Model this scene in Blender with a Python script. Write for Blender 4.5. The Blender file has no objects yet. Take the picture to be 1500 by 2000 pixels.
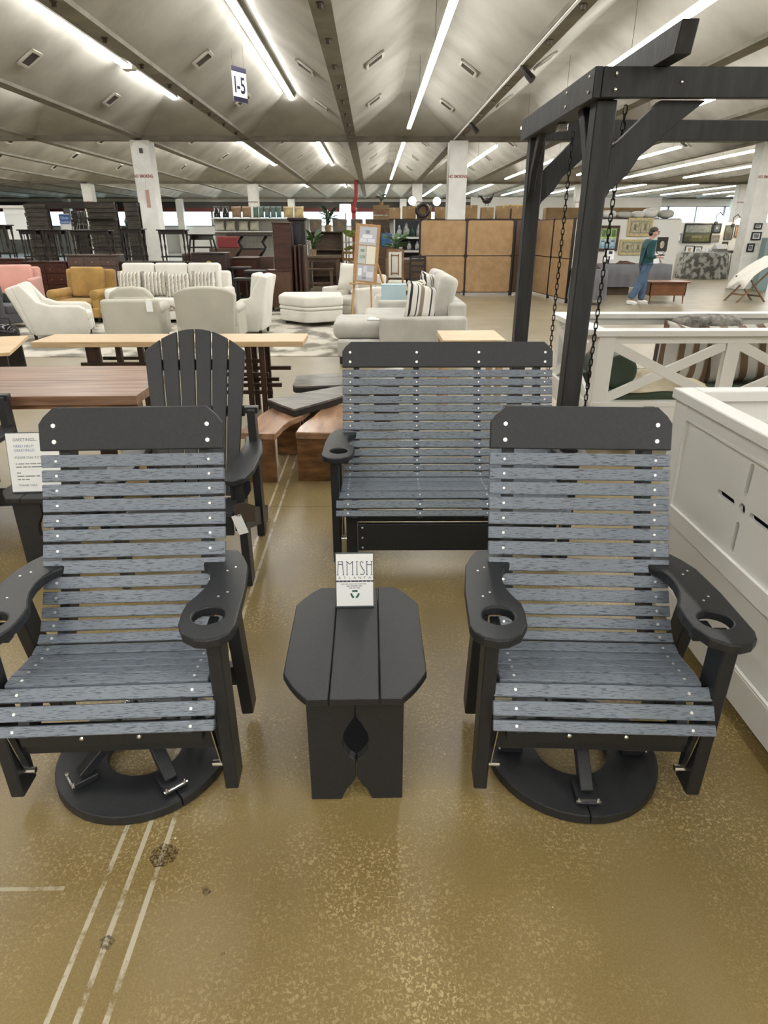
import bpy, bmesh, math, random
from mathutils import Vector, Matrix, Euler
random.seed(7)
sc = bpy.context.scene
COL = sc.collection
R = math.radians

# ------------------------------------------------------------------ camera
cam_d = bpy.data.cameras.new('camera'); cam = bpy.data.objects.new('camera', cam_d); COL.objects.link(cam)
cam_d.sensor_fit = 'VERTICAL'; cam_d.sensor_height = 36.0; cam_d.lens = 1230.0 * 36.0 / 2000.0
cam_d.clip_start = 0.05; cam_d.clip_end = 400
cam.location = (0, 0, 1.70)
cam.rotation_euler = (R(90 - 24.09), 0, R(-0.93))
sc.camera = cam
# ------------------------------------------------------------------ world, exposure
wd = bpy.data.worlds.new('daylight'); sc.world = wd; wd.use_nodes = True
bg = wd.node_tree.nodes['Background']; bg.inputs[0].default_value = (0.86, 0.95, 1.0, 1); bg.inputs[1].default_value = 3.0
sc.view_settings.view_transform = 'Standard'; sc.view_settings.look = 'None'
sc.view_settings.gamma = 1.0; sc.view_settings.use_curve_mapping = False
sc.view_settings.exposure = 0.78
TUBE = 22.0        # radiance of the fluorescent strips

# ------------------------------------------------------------------ materials
MATS = {}
def mat(name, col, rough=0.5, metal=0.0, var=0.0, vscale=8.0, bump=0.0, bscale=60.0, emit=0.0, spec=0.5, stretch=(1,1,1), col2=None, lo=0.35, hi=0.65, sheen=0.0, detail=4.0, rnd=False, alpha=None):
    if name in MATS: return MATS[name]
    m = bpy.data.materials.new(name); m.use_nodes = True; MATS[name] = m
    nt = m.node_tree; b = nt.nodes['Principled BSDF']
    b.inputs['Base Color'].default_value = (*col, 1); b.inputs['Roughness'].default_value = rough
    b.inputs['Metallic'].default_value = metal; b.inputs['Specular IOR Level'].default_value = spec
    if sheen: b.inputs['Sheen Weight'].default_value = sheen
    if emit:
        b.inputs['Emission Color'].default_value = (*col, 1); b.inputs['Emission Strength'].default_value = emit
    if var or bump or col2:
        tc = nt.nodes.new('ShaderNodeTexCoord'); mp = nt.nodes.new('ShaderNodeMapping'); mp.inputs['Scale'].default_value = stretch
        src = tc.outputs['Object']
        if rnd:
            oi = nt.nodes.new('ShaderNodeObjectInfo'); vm = nt.nodes.new('ShaderNodeVectorMath'); vm.operation = 'MULTIPLY_ADD'
            cx = nt.nodes.new('ShaderNodeCombineXYZ')
            for i in range(3): nt.links.new(oi.outputs['Random'], cx.inputs[i])
            vm.inputs[1].default_value = (37, 53, 91)
            nt.links.new(cx.outputs[0], vm.inputs[0]); nt.links.new(src, vm.inputs[2]); src = vm.outputs[0]
        nt.links.new(src, mp.inputs['Vector'])
        if var or col2:
            n = nt.nodes.new('ShaderNodeTexNoise'); n.inputs['Scale'].default_value = vscale; n.inputs['Detail'].default_value = detail
            nt.links.new(mp.outputs[0], n.inputs['Vector'])
            cr = nt.nodes.new('ShaderNodeValToRGB'); cr.color_ramp.elements[0].position = lo; cr.color_ramp.elements[1].position = hi
            c2 = col2 if col2 else tuple(min(1, c * (1 + var)) for c in col)
            c1 = col if col2 else tuple(c * (1 - var) for c in col)
            cr.color_ramp.elements[0].color = (*c1, 1); cr.color_ramp.elements[1].color = (*c2, 1)
            nt.links.new(n.outputs['Fac'], cr.inputs[0]); nt.links.new(cr.outputs[0], b.inputs['Base Color'])
        if bump:
            n2 = nt.nodes.new('ShaderNodeTexNoise'); n2.inputs['Scale'].default_value = bscale; n2.inputs['Detail'].default_value = 3
            nt.links.new(mp.outputs[0], n2.inputs['Vector'])
            bp = nt.nodes.new('ShaderNodeBump'); bp.inputs['Strength'].default_value = bump; bp.inputs['Distance'].default_value = 0.01
            nt.links.new(n2.outputs['Fac'], bp.inputs['Height']); nt.links.new(bp.outputs[0], b.inputs['Normal'])
    return m

BLACK = mat('black_poly', (0.0165, 0.0182, 0.021), 0.43, var=0.12, vscale=90, bump=0.12, bscale=300)
SLAT = mat('driftwood_poly', (0.034, 0.045, 0.064), 0.38, col2=(0.185, 0.215, 0.260), lo=0.34, hi=0.47, vscale=15, stretch=(2.4, 26, 26), bump=0.15, bscale=16, rnd=True, detail=6)
STEEL = mat('stainless', (0.75, 0.75, 0.74), 0.22, metal=1.0)
SCREW = mat('screw_heads', (0.85, 0.85, 0.84), 0.35, metal=0.6)
WHITE = mat('white_paint', (0.72, 0.715, 0.68), 0.42, bump=0.05, bscale=220)
PAPER = mat('paper', (0.86, 0.88, 0.88), 0.35)
INK = mat('ink_dark', (0.02, 0.03, 0.05), 0.6)
INKGREY = mat('ink_grey', (0.22, 0.24, 0.25), 0.6)
INKBLUE = mat('ink_blue', (0.20, 0.27, 0.48), 0.6)
INKGREEN = mat('ink_green', (0.01, 0.10, 0.06), 0.6)
ACRYL = mat('clear_edge', (0.10, 0.12, 0.12), 0.1)
CONCRETE = mat('ceiling_concrete', (0.29, 0.278, 0.240), 0.8, col2=(0.45, 0.435, 0.385), lo=0.32, hi=0.66, vscale=0.8, bump=0.35, bscale=5, detail=8)
BEAM = mat('beam_concrete', (0.19, 0.175, 0.14), 0.8, var=0.18, vscale=2.5, bump=0.15, bscale=12)
PAINTCOL = mat('column_paint', (0.74, 0.74, 0.70), 0.55, var=0.05, vscale=4, bump=0.25, bscale=30)
WALLP = mat('wall_paint', (0.68, 0.68, 0.65), 0.7, var=0.04, vscale=1.0)

def emission(name, col, s):
    m = bpy.data.materials.new(name); m.use_nodes = True; nt = m.node_tree; nt.nodes.clear()
    e = nt.nodes.new('ShaderNodeEmission'); o = nt.nodes.new('ShaderNodeOutputMaterial')
    e.inputs[0].default_value = (*col, 1); e.inputs[1].default_value = s; nt.links.new(e.outputs[0], o.inputs[0]); return m
TUBEM = emission('fluorescent_tube', (1.0, 0.985, 0.945), TUBE)

# ------------------------------------------------------------------ mesh helpers
class MB:
    def __init__(s): s.v = []; s.f = []
    def add(s, vs, fs):
        o = len(s.v); s.v += [tuple(v) for v in vs]; s.f += [tuple(i + o for i in f) for f in fs]; return s
    def box(s, x0, x1, y0, y1, z0, z1, M=None):
        vs = [Vector(p) for p in ((x0,y0,z0),(x1,y0,z0),(x1,y1,z0),(x0,y1,z0),(x0,y0,z1),(x1,y0,z1),(x1,y1,z1),(x0,y1,z1))]
        if M is not None: vs = [M @ v for v in vs]
        return s.add(vs, ((3,2,1,0),(4,5,6,7),(0,1,5,4),(1,2,6,5),(2,3,7,6),(3,0,4,7)))
    def bar(s, p0, p1, w, t, up=(0,0,1)):
        p0 = Vector(p0); p1 = Vector(p1); d = (p1 - p0); L = d.length; d.normalize()
        u = Vector(up); x = d.cross(u)
        if x.length < 1e-4: x = d.cross(Vector((1,0,0)))
        x.normalize(); y = x.cross(d)
        M = Matrix((x, d, y)).transposed().to_4x4(); M.translation = p0
        return s.box(-w/2, w/2, 0, L, -t/2, t/2, M)
    def tube(s, pts, r, n=8, cap=True):
        pts = [Vector(p) for p in pts]; rs = r if isinstance(r, (list, tuple)) else [r] * len(pts)
        rings = []; prev = None
        for i, p in enumerate(pts):
            d = (pts[min(i+1, len(pts)-1)] - pts[max(i-1, 0)]).normalized()
            a = prev if prev is not None else (Vector((0,0,1)) if abs(d.z) < .9 else Vector((1,0,0)))
            x = (a - d * a.dot(d)).normalized(); prev = x; y = d.cross(x)
            rings.append([p + (x * math.cos(2*math.pi*k/n) + y * math.sin(2*math.pi*k/n)) * rs[i] for k in range(n)])
        vs = [q for rr in rings for q in rr]; fs = []
        for i in range(len(pts)-1):
            for k in range(n):
                a = i*n+k; b = i*n+(k+1) % n; fs.append((a, b, b+n, a+n))
        if cap: fs.append(tuple(range(n-1, -1, -1))); fs.append(tuple(range((len(pts)-1)*n, len(pts)*n)))
        return s.add(vs, fs)
    def lathe(s, prof, c=(0,0,0), n=16):
        vs = []; fs = []
        for r, z in prof:
            for k in range(n):
                a = 2*math.pi*k/n; vs.append((c[0]+r*math.cos(a), c[1]+r*math.sin(a), c[2]+z))
        for i in range(len(prof)-1):
            for k in range(n):
                a = i*n+k; b = i*n+(k+1) % n; fs.append((a, b, b+n, a+n))
        fs.append(tuple(range(n-1, -1, -1))); fs.append(tuple(range((len(prof)-1)*n, len(prof)*n)))
        return s.add(vs, fs)
    def prism(s, poly, t0, t1, M=None, holes=()):
        bm = bmesh.new()
        for loop in [poly] + list(holes):
            bv = [bm.verts.new((p[0], p[1], t0)) for p in loop]
            for i in range(len(bv)): bm.edges.new((bv[i], bv[(i+1) % len(bv)]))
        if holes: bmesh.ops.triangle_fill(bm, use_beauty=True, edges=bm.edges[:])
        else: bm.faces.new(list(bm.verts))
        g = bmesh.ops.extrude_face_region(bm, geom=bm.faces[:])
        for e in g['geom']:
            if isinstance(e, bmesh.types.BMVert): e.co.z += t1 - t0
        bmesh.ops.recalc_face_normals(bm, faces=bm.faces[:])
        bm.verts.index_update()
        vs = [v.co.copy() for v in bm.verts]
        if M is not None: vs = [M @ v for v in vs]
        fs = [tuple(v.index for v in f.verts) for f in bm.faces]; bm.free()
        return s.add(vs, fs)
    def ball(s, c, r, n=10, m=7, sc_=(1,1,1), e=1.0):
        vs = []; fs = []
        pw = lambda a: math.copysign(abs(a)**e, a)
        for j in range(m+1):
            t = math.pi*j/m
            for k in range(n):
                a = 2*math.pi*k/n
                vs.append((c[0]+r*sc_[0]*pw(math.sin(t))*pw(math.cos(a)), c[1]+r*sc_[1]*pw(math.sin(t))*pw(math.sin(a)), c[2]-r*sc_[2]*pw(math.cos(t))))
        for j in range(m):
            for k in range(n):
                a = j*n+k; b = j*n+(k+1) % n; fs.append((a, b, b+n, a+n))
        return s.add(vs, fs)
    def pillow(s, w, h, t, n=10, M=None, droop=0.0):
        # puffed square cushion in the local XZ plane, thickness along Y
        vs = []; fs = []
        for sgn in (-1, 1):
            for j in range(n+1):
                for i in range(n+1):
                    u = 2*i/n-1; v = 2*j/n-1
                    k = max(0.0, (1-u**4)*(1-v**4))**0.5
                    e = 1 - 0.07*(1-v*v)*abs(u)**3; g = 1 - 0.07*(1-u*u)*abs(v)**3
                    vs.append(Vector((u*w/2*e, sgn*t/2*k, v*h/2*g)))
        N = n+1
        for side in (0, 1):
            o = side*N*N
            for j in range(n):
                for i in range(n):
                    q = (o+j*N+i, o+j*N+i+1, o+(j+1)*N+i+1, o+(j+1)*N+i)
                    fs.append(q if side == 0 else q[::-1])
        if M is not None: vs = [M @ v for v in vs]
        return s.add(vs, fs)
    def build(s, name, m, parent=None, bev=0.0, seg=1, smooth=False, loc=None, rot=None, weld=False, sub=0):
        me = bpy.data.meshes.new(name); me.from_pydata(s.v, [], s.f); me.update()
        if weld:
            bm = bmesh.new(); bm.from_mesh(me); bmesh.ops.remove_doubles(bm, verts=bm.verts[:], dist=1e-4); bmesh.ops.recalc_face_normals(bm, faces=bm.faces[:]); bm.to_mesh(me); bm.free()
        return obj(name, me, m, parent, bev, seg, smooth, loc, rot, sub)
def obj(name, me, m, parent=None, bev=0.0, seg=1, smooth=False, loc=None, rot=None, sub=0):
    o = bpy.data.objects.new(name, me); COL.objects.link(o)
    if m is not None and not me.materials: me.materials.append(m)
    if smooth:
        for p in me.polygons: p.use_smooth = True
    if bev:
        b = o.modifiers.new('bevel', 'BEVEL'); b.width = bev; b.segments = seg; b.limit_method = 'ANGLE'; b.angle_limit = R(35); b.harden_normals = False
    if sub:
        b = o.modifiers.new('sub', 'SUBSURF'); b.levels = sub; b.render_levels = sub
    if parent is not None: o.parent = parent
    if loc is not None: o.location = loc
    if rot is not None: o.rotation_euler = rot
    return o
def T(name, label, cat, loc=(0,0,0), rz=0.0, group=None):
    o = bpy.data.objects.new(name, None); COL.objects.link(o); o.location = loc; o.rotation_euler = (0, 0, R(rz)); o.empty_display_size = .1
    return tag(o, label, cat, group)
def tag(o, label, cat, group=None, kind=None):
    if label: o['label'] = label
    if cat: o['category'] = cat
    if group: o['group'] = group
    if kind: o['kind'] = kind
    return o
def st(o): o['kind'] = 'structure'; return o
def box(name, m, p, x0, x1, y0, y1, z0, z1, bev=0.0, seg=1, M=None): return MB().box(x0,x1,y0,y1,z0,z1,M).build(name, m, p, bev, seg)
def soft(name, m, p, x0, x1, y0, y1, z0, z1, bev=0.05, M=None): return MB().box(x0,x1,y0,y1,z0,z1,M).build(name, m, p, bev, 4, smooth=True)
def dup(o, loc, rz, label, group=None, parent=None):
    c = o.copy(); COL.objects.link(c)
    if parent is None: c.location = loc; c.rotation_euler = (0, 0, R(rz)); c['label'] = label
    else: c.parent = parent
    if group: c['group'] = group
    for ch in [k for k in o.children]: dup(ch, None, None, None, None, c)
    return c
def text(body, size, m, parent, loc, rot=(90,0,0), sx=1.0, ext=0.0006, align='LEFT', name='lettering', shear=0.0, off=0.0):
    cu = bpy.data.curves.new('txt', 'FONT'); cu.body = body; cu.size = size; cu.extrude = ext; cu.align_x = align; cu.resolution_u = 3; cu.offset = off
    to = bpy.data.objects.new('txt', cu); me = bpy.data.meshes.new_from_object(to); me.name = name
    bpy.data.objects.remove(to); bpy.data.curves.remove(cu)
    o = obj(name, me, m, parent, loc=loc, rot=tuple(R(a) for a in rot)); o.scale = (sx, 1, 1); return o
def mesh_only(mb, name, m):
    me = bpy.data.meshes.new(name); me.from_pydata(mb.v, [], mb.f); me.update(); me.materials.append(m); return me

# ------------------------------------------------------------------ floor
def floor_material():
    m = bpy.data.materials.new('stained_concrete'); m.use_nodes = True; nt = m.node_tree; N = nt.nodes; L = nt.links
    b = N['Principled BSDF']; tc = N.new('ShaderNodeTexCoord')
    def noise(sc_, det=3, rough=.5, vec=None, dist=0.0):
        n = N.new('ShaderNodeTexNoise'); n.inputs['Scale'].default_value = sc_; n.inputs['Detail'].default_value = det; n.inputs['Roughness'].default_value = rough; n.inputs['Distortion'].default_value = dist
        L.new(vec if vec else tc.outputs['Object'], n.inputs['Vector']); return n.outputs['Fac']
    def ramp(f, a, bb, ca=(0,0,0), cb=(1,1,1)):
        r = N.new('ShaderNodeValToRGB'); r.color_ramp.elements[0].position = a; r.color_ramp.elements[1].position = bb
        r.color_ramp.elements[0].color = (*ca, 1); r.color_ramp.elements[1].color = (*cb, 1); L.new(f, r.inputs[0]); return r.outputs[0]
    def mix(f, a, c):
        x = N.new('ShaderNodeMix'); x.data_type = 'RGBA'
        if isinstance(f, float): x.inputs[0].default_value = f
        else: L.new(f, x.inputs[0])
        for s_, v in ((6, a), (7, c)):
            if isinstance(v, tuple): x.inputs[s_].default_value = (*v, 1)
            else: L.new(v, x.inputs[s_])
        return x.outputs[2]
    def mth(op, a, c=0.0, d=None):
        x = N.new('ShaderNodeMath'); x.operation = op
        for i, v in enumerate((a, c) if d is None else (a, c, d)):
            if isinstance(v, (int, float)): x.inputs[i].default_value = v
            else: L.new(v, x.inputs[i])
        return x.outputs[0]
    base = mix(ramp(noise(0.9, 5), .35, .68), (0.172, 0.119, 0.037), (0.258, 0.188, 0.072))
    # worm-like pale flecks where the stain has worn, in clusters
    fleck = ramp(noise(105, 3, .55, dist=.8), .53, .60)
    clus = ramp(noise(1.5, 5, .65), .42, .60)
    fl = mth('MULTIPLY', fleck, mth('MULTIPLY_ADD', clus, .78, .08))
    col = mix(fl, base, (0.50, 0.39, 0.205))
    fine = ramp(noise(190, 2), .42, .60)
    col = mix(mth('MULTIPLY', fine, .16), col, (0.44, 0.35, 0.19))
    # broad worn paths running along the aisle
    mp = N.new('ShaderNodeMapping'); mp.inputs['Scale'].default_value = (1.5, .16, 1); L.new(tc.outputs['Object'], mp.inputs['Vector'])
    streak = ramp(noise(1.4, 3, vec=mp.outputs[0]), .5, .68)
    col = mix(mth('MULTIPLY', streak, .35), col, (0.32, 0.25, 0.145))
    sx = N.new('ShaderNodeSeparateXYZ'); L.new(tc.outputs['Object'], sx.inputs[0])
    X, Y = sx.outputs[0], sx.outputs[1]
    mr = N.new('ShaderNodeMapRange'); mr.inputs[1].default_value = 5.0; mr.inputs[2].default_value = 9.0; L.new(mth('MULTIPLY_ADD', noise(.7, 3), 3.0, Y), mr.inputs[0])
    far_sheen = mix(ramp(noise(.6, 6), .3, .75), (0.215, 0.185, 0.125), (0.27, 0.238, 0.172))
    col = mix(mth('MULTIPLY', mr.outputs[0], .85), col, far_sheen)      # far slab paler: grazing reflection partly painted into the base colour
    # three lines of old tape residue down the left of the aisle
    brk = ramp(noise(6, 6, .75), .40, .50)
    for cx_, w, y1 in ((-0.779, .007, 1.6), (-0.710, .0075, 5.5), (-0.640, .0075, 5.5)):
        d = mth('ABSOLUTE', mth('SUBTRACT', X, cx_)); ln = mth('LESS_THAN', d, w)
        ln = mth('MULTIPLY', ln, mth('LESS_THAN', Y, y1)); ln = mth('MULTIPLY', ln, brk)
        col = mix(mth('MULTIPLY', ln, .9), col, (0.52, 0.47, 0.36))
    d = mth('ABSOLUTE', mth('SUBTRACT', Y, 1.207)); ln = mth('MULTIPLY', mth('LESS_THAN', d, .006), mth('LESS_THAN', X, -0.885))
    col = mix(mth('MULTIPLY', mth('MULTIPLY', ln, brk), .75), col, (0.46, 0.41, 0.30))
    # saw-cut joints
    for expr in (mth('ABSOLUTE', mth('SUBTRACT', Y, 3.90)), mth('ABSOLUTE', mth('SUBTRACT', mth('FRACT', mth('DIVIDE', mth('ADD', Y, -0.85), 6.1)), .5))):
        j = mth('LESS_THAN', expr, .0007); col = mix(mth('MULTIPLY', j, .6), col, (0.07, 0.055, 0.03))
    # dark patch marks and white paint specks
    spots = ((-0.635, 1.307, .040), (-0.486, 1.193, .014), (-0.709, 1.057, .020), (-0.40, 1.02, .006))
    for (px, py, pr) in spots:
        vm = N.new('ShaderNodeVectorMath'); vm.operation = 'DISTANCE'; vm.inputs[1].default_value = (px, py, 0); L.new(tc.outputs['Object'], vm.inputs[0])
        k = mth('LESS_THAN', mth('MULTIPLY_ADD', noise(45, 3), .035, vm.outputs['Value']), pr + .0175)
        col = mix(mth('MULTIPLY', k, mth('MULTIPLY_ADD', ramp(noise(120, 2), .4, .6), .7, .2)), col, (0.05, 0.035, 0.018))
    vor = N.new('ShaderNodeTexVoronoi'); vor.inputs['Scale'].default_value = 5.5; L.new(tc.outputs['Object'], vor.inputs['Vector'])
    sp = mth('LESS_THAN', vor.outputs['Distance'], .022); col = mix(mth('MULTIPLY', sp, .85), col, (0.6, 0.57, 0.48))
    L.new(col, b.inputs['Base Color'])
    rg = mth('MULTIPLY_ADD', fl, .12, mth('MULTIPLY_ADD', noise(2.2, 4), .18, .25)); L.new(rg, b.inputs['Roughness'])
    b.inputs['Specular IOR Level'].default_value = 0.5
    bp = N.new('ShaderNodeBump'); bp.inputs['Strength'].default_value = .03; bp.inputs['Distance'].default_value = .01; L.new(noise(9, 3), bp.inputs['Height']); L.new(bp.outputs[0], b.inputs['Normal'])
    return m
XL, XR, YF, YB = -37.07, 38.93, -15.6, 57.9
st(MB().box(XL, XR, YF, YB, -.2, 0).build('floor', floor_material()))

# ------------------------------------------------------------------ ceiling: folded concrete coffers between beams
PER, HB, HR, BAY = 3.04, 4.15, 4.95, 18.3
BAYS = [-15.6, 2.7, 21.0, 39.3]
V0 = -0.59
ceil = st(MB().box(XL, XR, YF, YB, 5.15, 5.3).build('ceiling', CONCRETE))
a, rh, bl, hip = PER/2-.12, .17, BAY-.24, 1.55
cv = [(-a,0,0),(a,0,0),(a,bl,0),(-a,bl,0),(-rh,hip,HR-HB),(rh,hip,HR-HB),(rh,bl-hip,HR-HB),(-rh,bl-hip,HR-HB)]
cme = mesh_only(MB().add(cv, [(0,4,7,3),(1,2,6,5),(0,1,5,4),(2,3,7,6),(4,5,6,7)]), 'coffer', CONCRETE)
bme = mesh_only(MB().box(-.13,.13,0,BAY,-.06,1.0), 'valley_beam', BEAM)
xme = mesh_only(MB().box(XL,XR,-.15,.15,-.10,1.0), 'cross_beam', BEAM)
for y0 in BAYS:
    for k in range(-12, 13): obj('coffer', cme, None, ceil, loc=(V0+PER*k+PER/2, y0+.12, HB))
    for k in range(-11, 13): obj('valley_beam', bme, None, ceil, loc=(V0+PER*k, y0, HB))
for y0 in BAYS + [57.6]: obj('cross_beam', xme, None, ceil, loc=(0, y0, HB))
# bolt heads under the middle beam
boltm = mat('rusty_iron', (0.09, 0.07, 0.055), .7)
blt = MB()
for k in (-1, 0, 1):
    for i in range(9): blt.lathe([(.03,-.05),(.03,.0),(.05,0),(.05,.012)], (V0+PER*k, 7.5+i*1.5, HB-.07), 6)
blt.build('beam_bolts', boltm, ceil)['kind'] = 'stuff'
# ------------------------------------------------------------------ outer walls
st(box('wall_left', WALLP, None, XL-.2, XL, YF, YB, 0, 5.2)); st(box('wall_right', WALLP, None, XR, XR+.2, YF, YB, 0, 5.2))
st(box('wall_front', WALLP, None, XL, XR, YF-.2, YF, 0, 5.2))
wb = st(MB().box(XL, XR, YB, YB+.2, 0, 2.0).box(XL, XR, YB, YB+.2, 3.55, 5.2).build('wall_back', WALLP))
FASC = mat('maroon_fascia', (0.12, 0.02, 0.018), .5); DARKF = mat('dark_fascia', (0.05, 0.045, 0.04), .6)
box('fascia', FASC, wb, XL, 16, YB-.08, YB, 3.1, 3.4); box('soffit_band', DARKF, wb, XL, 16, YB-.06, YB, 3.4, 3.85)
def glass():
    m = bpy.data.materials.new('window_glass'); m.use_nodes = True; nt = m.node_tree; nt.nodes.clear()
    o = nt.nodes.new('ShaderNodeOutputMaterial'); t = nt.nodes.new('ShaderNodeBsdfTransparent'); g = nt.nodes.new('ShaderNodeBsdfGlossy'); x = nt.nodes.new('ShaderNodeMixShader')
    t.inputs[0].default_value = (.88, .96, .98, 1); g.inputs['Roughness'].default_value = .03; x.inputs[0].default_value = .06
    nt.links.new(t.outputs[0], x.inputs[1]); nt.links.new(g.outputs[0], x.inputs[2]); nt.links.new(x.outputs[0], o.inputs[0]); return m
GLASS = glass(); ALU = mat('window_frame', (0.30, 0.32, 0.33), .4, metal=.5)
nw = 16; ww = (XR-XL)/nw
for i in range(nw):
    x0 = XL+i*ww
    f = MB().box(x0, x0+.09, YB+.03, YB+.12, 2.0, 3.55).box(x0+ww-.09, x0+ww, YB+.03, YB+.12, 2.0, 3.55).box(x0, x0+ww, YB+.03, YB+.12, 2.0, 2.08).box(x0, x0+ww, YB+.03, YB+.12, 3.47, 3.55).box(x0+ww/2-.05, x0+ww/2+.05, YB+.03, YB+.12, 2.0, 3.55)
    w = st(f.build('window_%d' % (i+1), ALU)); 
    for j in (0, 1): box('pane', GLASS, w, x0+.09+j*(ww/2-.04), x0+ww/2-.05+j*(ww/2-.04), YB+.065, YB+.075, 2.08, 3.47)
# ------------------------------------------------------------------ columns
RED = mat('stencil_red', (0.28, 0.10, 0.08), .7)
n = 0
for yi, yy in enumerate((21.0, 39.3, 57.3)):
    for xx in (-33.95, -24.83, -15.71, -6.63, 2.49, 11.61, 20.73, 29.85):
        n += 1
        c = st(MB().box(xx-.27, xx+.27, yy-.27, yy+.27, 0, HB-.1).build('column_%d' % n, PAINTCOL, bev=.02))
        if yi < 2:
            text('NO SMOKING', .11, RED, c, (xx, yy-.272, 3.10), align='CENTER', sx=.78, off=.004)
        if yi == 0 and xx < 0:
            box('notice_plate', mat('notice_pink', (0.50, 0.30, 0.26), .6), c, xx-.0, xx+.10, yy-.285, yy-.27, 2.32, 2.78)
            box('cover_plate', DARKF, c, xx-.02, xx+.08, yy-.285, yy-.27, 3.72, 3.84)
# ------------------------------------------------------------------ fluorescent strips
HOUS = mat('fixture_white', (0.75, 0.75, 0.72), .4)
WIRE = mat('hanger_wire', (0.10, 0.10, 0.09), .5)
def strip(x, y0, y1, z, label, group=None, hang=False):
    t = T('strip_light', label, 'ceiling light', (x, y0, z), group=group); Ln = y1-y0
    box('tube', TUBEM, t, -.045, .045, 0, Ln, -.03, .02)
    hwid = .035 if hang else .075
    box('housing', HOUS, t, -hwid, hwid, 0, Ln, .021, .055)
    if hang:
        w = MB()
        for i in range(5): w.tube([(0, .6+(Ln-1.2)*i/4, .07), (0, .6+(Ln-1.2)*i/4, 4.93-z)], .004, 4)
        w.build('hanger_wires', WIRE, t)['kind'] = 'stuff'
    return t
GLr = 'recessed strip lights along the ceiling ridges'; GLh = 'hanging strip lights in rows'
near = {-1: 'fluorescent strip in the ceiling ridge above the I-5 sign', 0: 'hanging fluorescent strip just right of the central ceiling beam', 1: 'long hanging fluorescent strip passing behind the black pergola corner'}
for k in range(-9, 11):
    x = V0+PER*k+PER/2
    for bi, y0 in enumerate(BAYS):
        if bi == 0 and not -5 <= k <= 5: continue
        if bi == 3 and k < -5: continue
        if bi == 1 and not -7 <= k <= 7: continue
        s0, s1 = y0+1.3, y0+BAY-1.5
        if k < 0:
            if bi == 1 and k == -2:
                strip(x, s0, 15.9, 4.84, 'leftmost fluorescent strip ending beside a white joint box'); strip(x, 16.3, s1, 4.84, 'short fluorescent strip continuing beyond the white joint box'); continue
            strip(x, s0, s1, 4.84, near.get(k) if bi == 1 and k in near else 'white fluorescent strip in a ceiling ridge, %s' % ('behind the camera', 'far left of the I-5 sign', 'beyond the first cross beam', 'beyond the second cross beam')[bi], None if bi == 1 and k in near else GLr)
        else:
            lab = near.get(k) if bi == 1 and k in near else 'white hanging fluorescent strip, %s' % ('behind the camera', 'above and right of the black pergola', 'in the bay beyond the first cross beam', 'in the farthest bay by the windows')[bi]
            ofs = 0 if bi == 1 else random.uniform(0, 2.0)
            strip(x+.05, s0+ofs, s1-(0 if k < 2 else random.uniform(0, 3)), 4.20, lab, None if bi == 1 and k in near else GLh, hang=(k < 6 and bi < 3))
tag(box('junction_box', HOUS, None, -5.28, -5.02, 15.95, 16.25, 4.80, 4.95, .02), 'white junction box between two ceiling light strips', 'box')
# ceiling vents
VENTF = mat('vent_frame', (0.45, 0.43, 0.37), .6); VENTD = mat('vent_dark', (0.018, 0.016, 0.013), .8); VENTL = mat('vent_louvre', (0.09, 0.085, 0.07), .7)
vm1 = MB().box(-.19,.19,-.19,.19,0,.015); vfm = mesh_only(MB().box(-.19,.19,-.19,-.14,0,.035).box(-.19,.19,.14,.19,0,.035).box(-.19,-.14,-.19,.19,0,.035).box(.14,.19,-.19,.19,0,.035), 'frame', VENTF)
vdm = mesh_only(MB().box(-.15,.15,-.15,.15,0,.012), 'grille', VENTD)
vsm = mesh_only(MB().box(-.15,.15,-.006,.006,.012,.03), 'louvre', VENTL)
sl = math.atan2(HR-HB, a-rh)
for bi, ks, offs in ((1, range(-5, 3), (6.3, 10.8, 14.6)), (2, range(-7, 4), (3.6, 8.5, 13.4))):
    for k in ks:
        for sgn in (-1, 1):
            if k >= 0 and sgn == 1 and bi == 1 and k > 0: continue
            for o_ in offs:
                x = V0+PER*k+PER/2+sgn*(a-.52); z = HB+.52*math.tan(sl)
                v = T('ceiling_vent', 'square vent, %s slope of a ridge %s the central beam, %s bay' % ('left' if sgn < 0 else 'right', 'left of' if k < 0 else 'right of', 'nearest' if bi == 1 else 'second'), 'vent', (x, BAYS[bi]+o_+(.6 if sgn > 0 else 0), z-.01), group='square vents in the ceiling slopes')
                v.rotation_euler = (0, math.pi+sgn*sl, 0)
                obj('frame', vfm, None, v); obj('grille', vdm, None, v)
                if bi == 1:
                    for q in range(5): obj('louvre', vsm, None, v, loc=(0, -.11+q*.055, 0))
# ================================================================== foreground poly furniture
# side profile of the rolled glider seat (y back, z up): boundaries between slats from the crest down to the front lip
PROF = [(2.029,1.011),(2.012,.963),(1.994,.918),(1.974,.871),(1.953,.824),(1.931,.778),(1.909,.734),(1.883,.685),(1.856,.638),(1.830,.596),(1.803,.553),(1.776,.518),(1.748,.484),(1.714,.460),(1.671,.452),(1.628,.456),(1.585,.463),(1.543,.470),(1.500,.466),(1.459,.432),(1.425,.388),(1.400,.352)]
PROF = [(y-1.68, z) for y, z in PROF]
CREST = [(0.40, 1.160), (0.352, 1.016)]
ARM = [(-.322,.279),(-.345,.235),(-.367,.169),(-.380,.02),(-.382,-.19),(-.372,-.225),(-.350,-.25),(-.318,-.262),(-.287,-.257),(-.252,-.228),(-.230,-.175),(-.226,-.115),(-.229,-.066),(-.246,-.025),(-.260,.02),(-.266,.075),(-.262,.12),(-.249,.155),(-.230,.181),(-.222,.215),(-.222,.247),(-.235,.272),(-.275,.287)]
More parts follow.
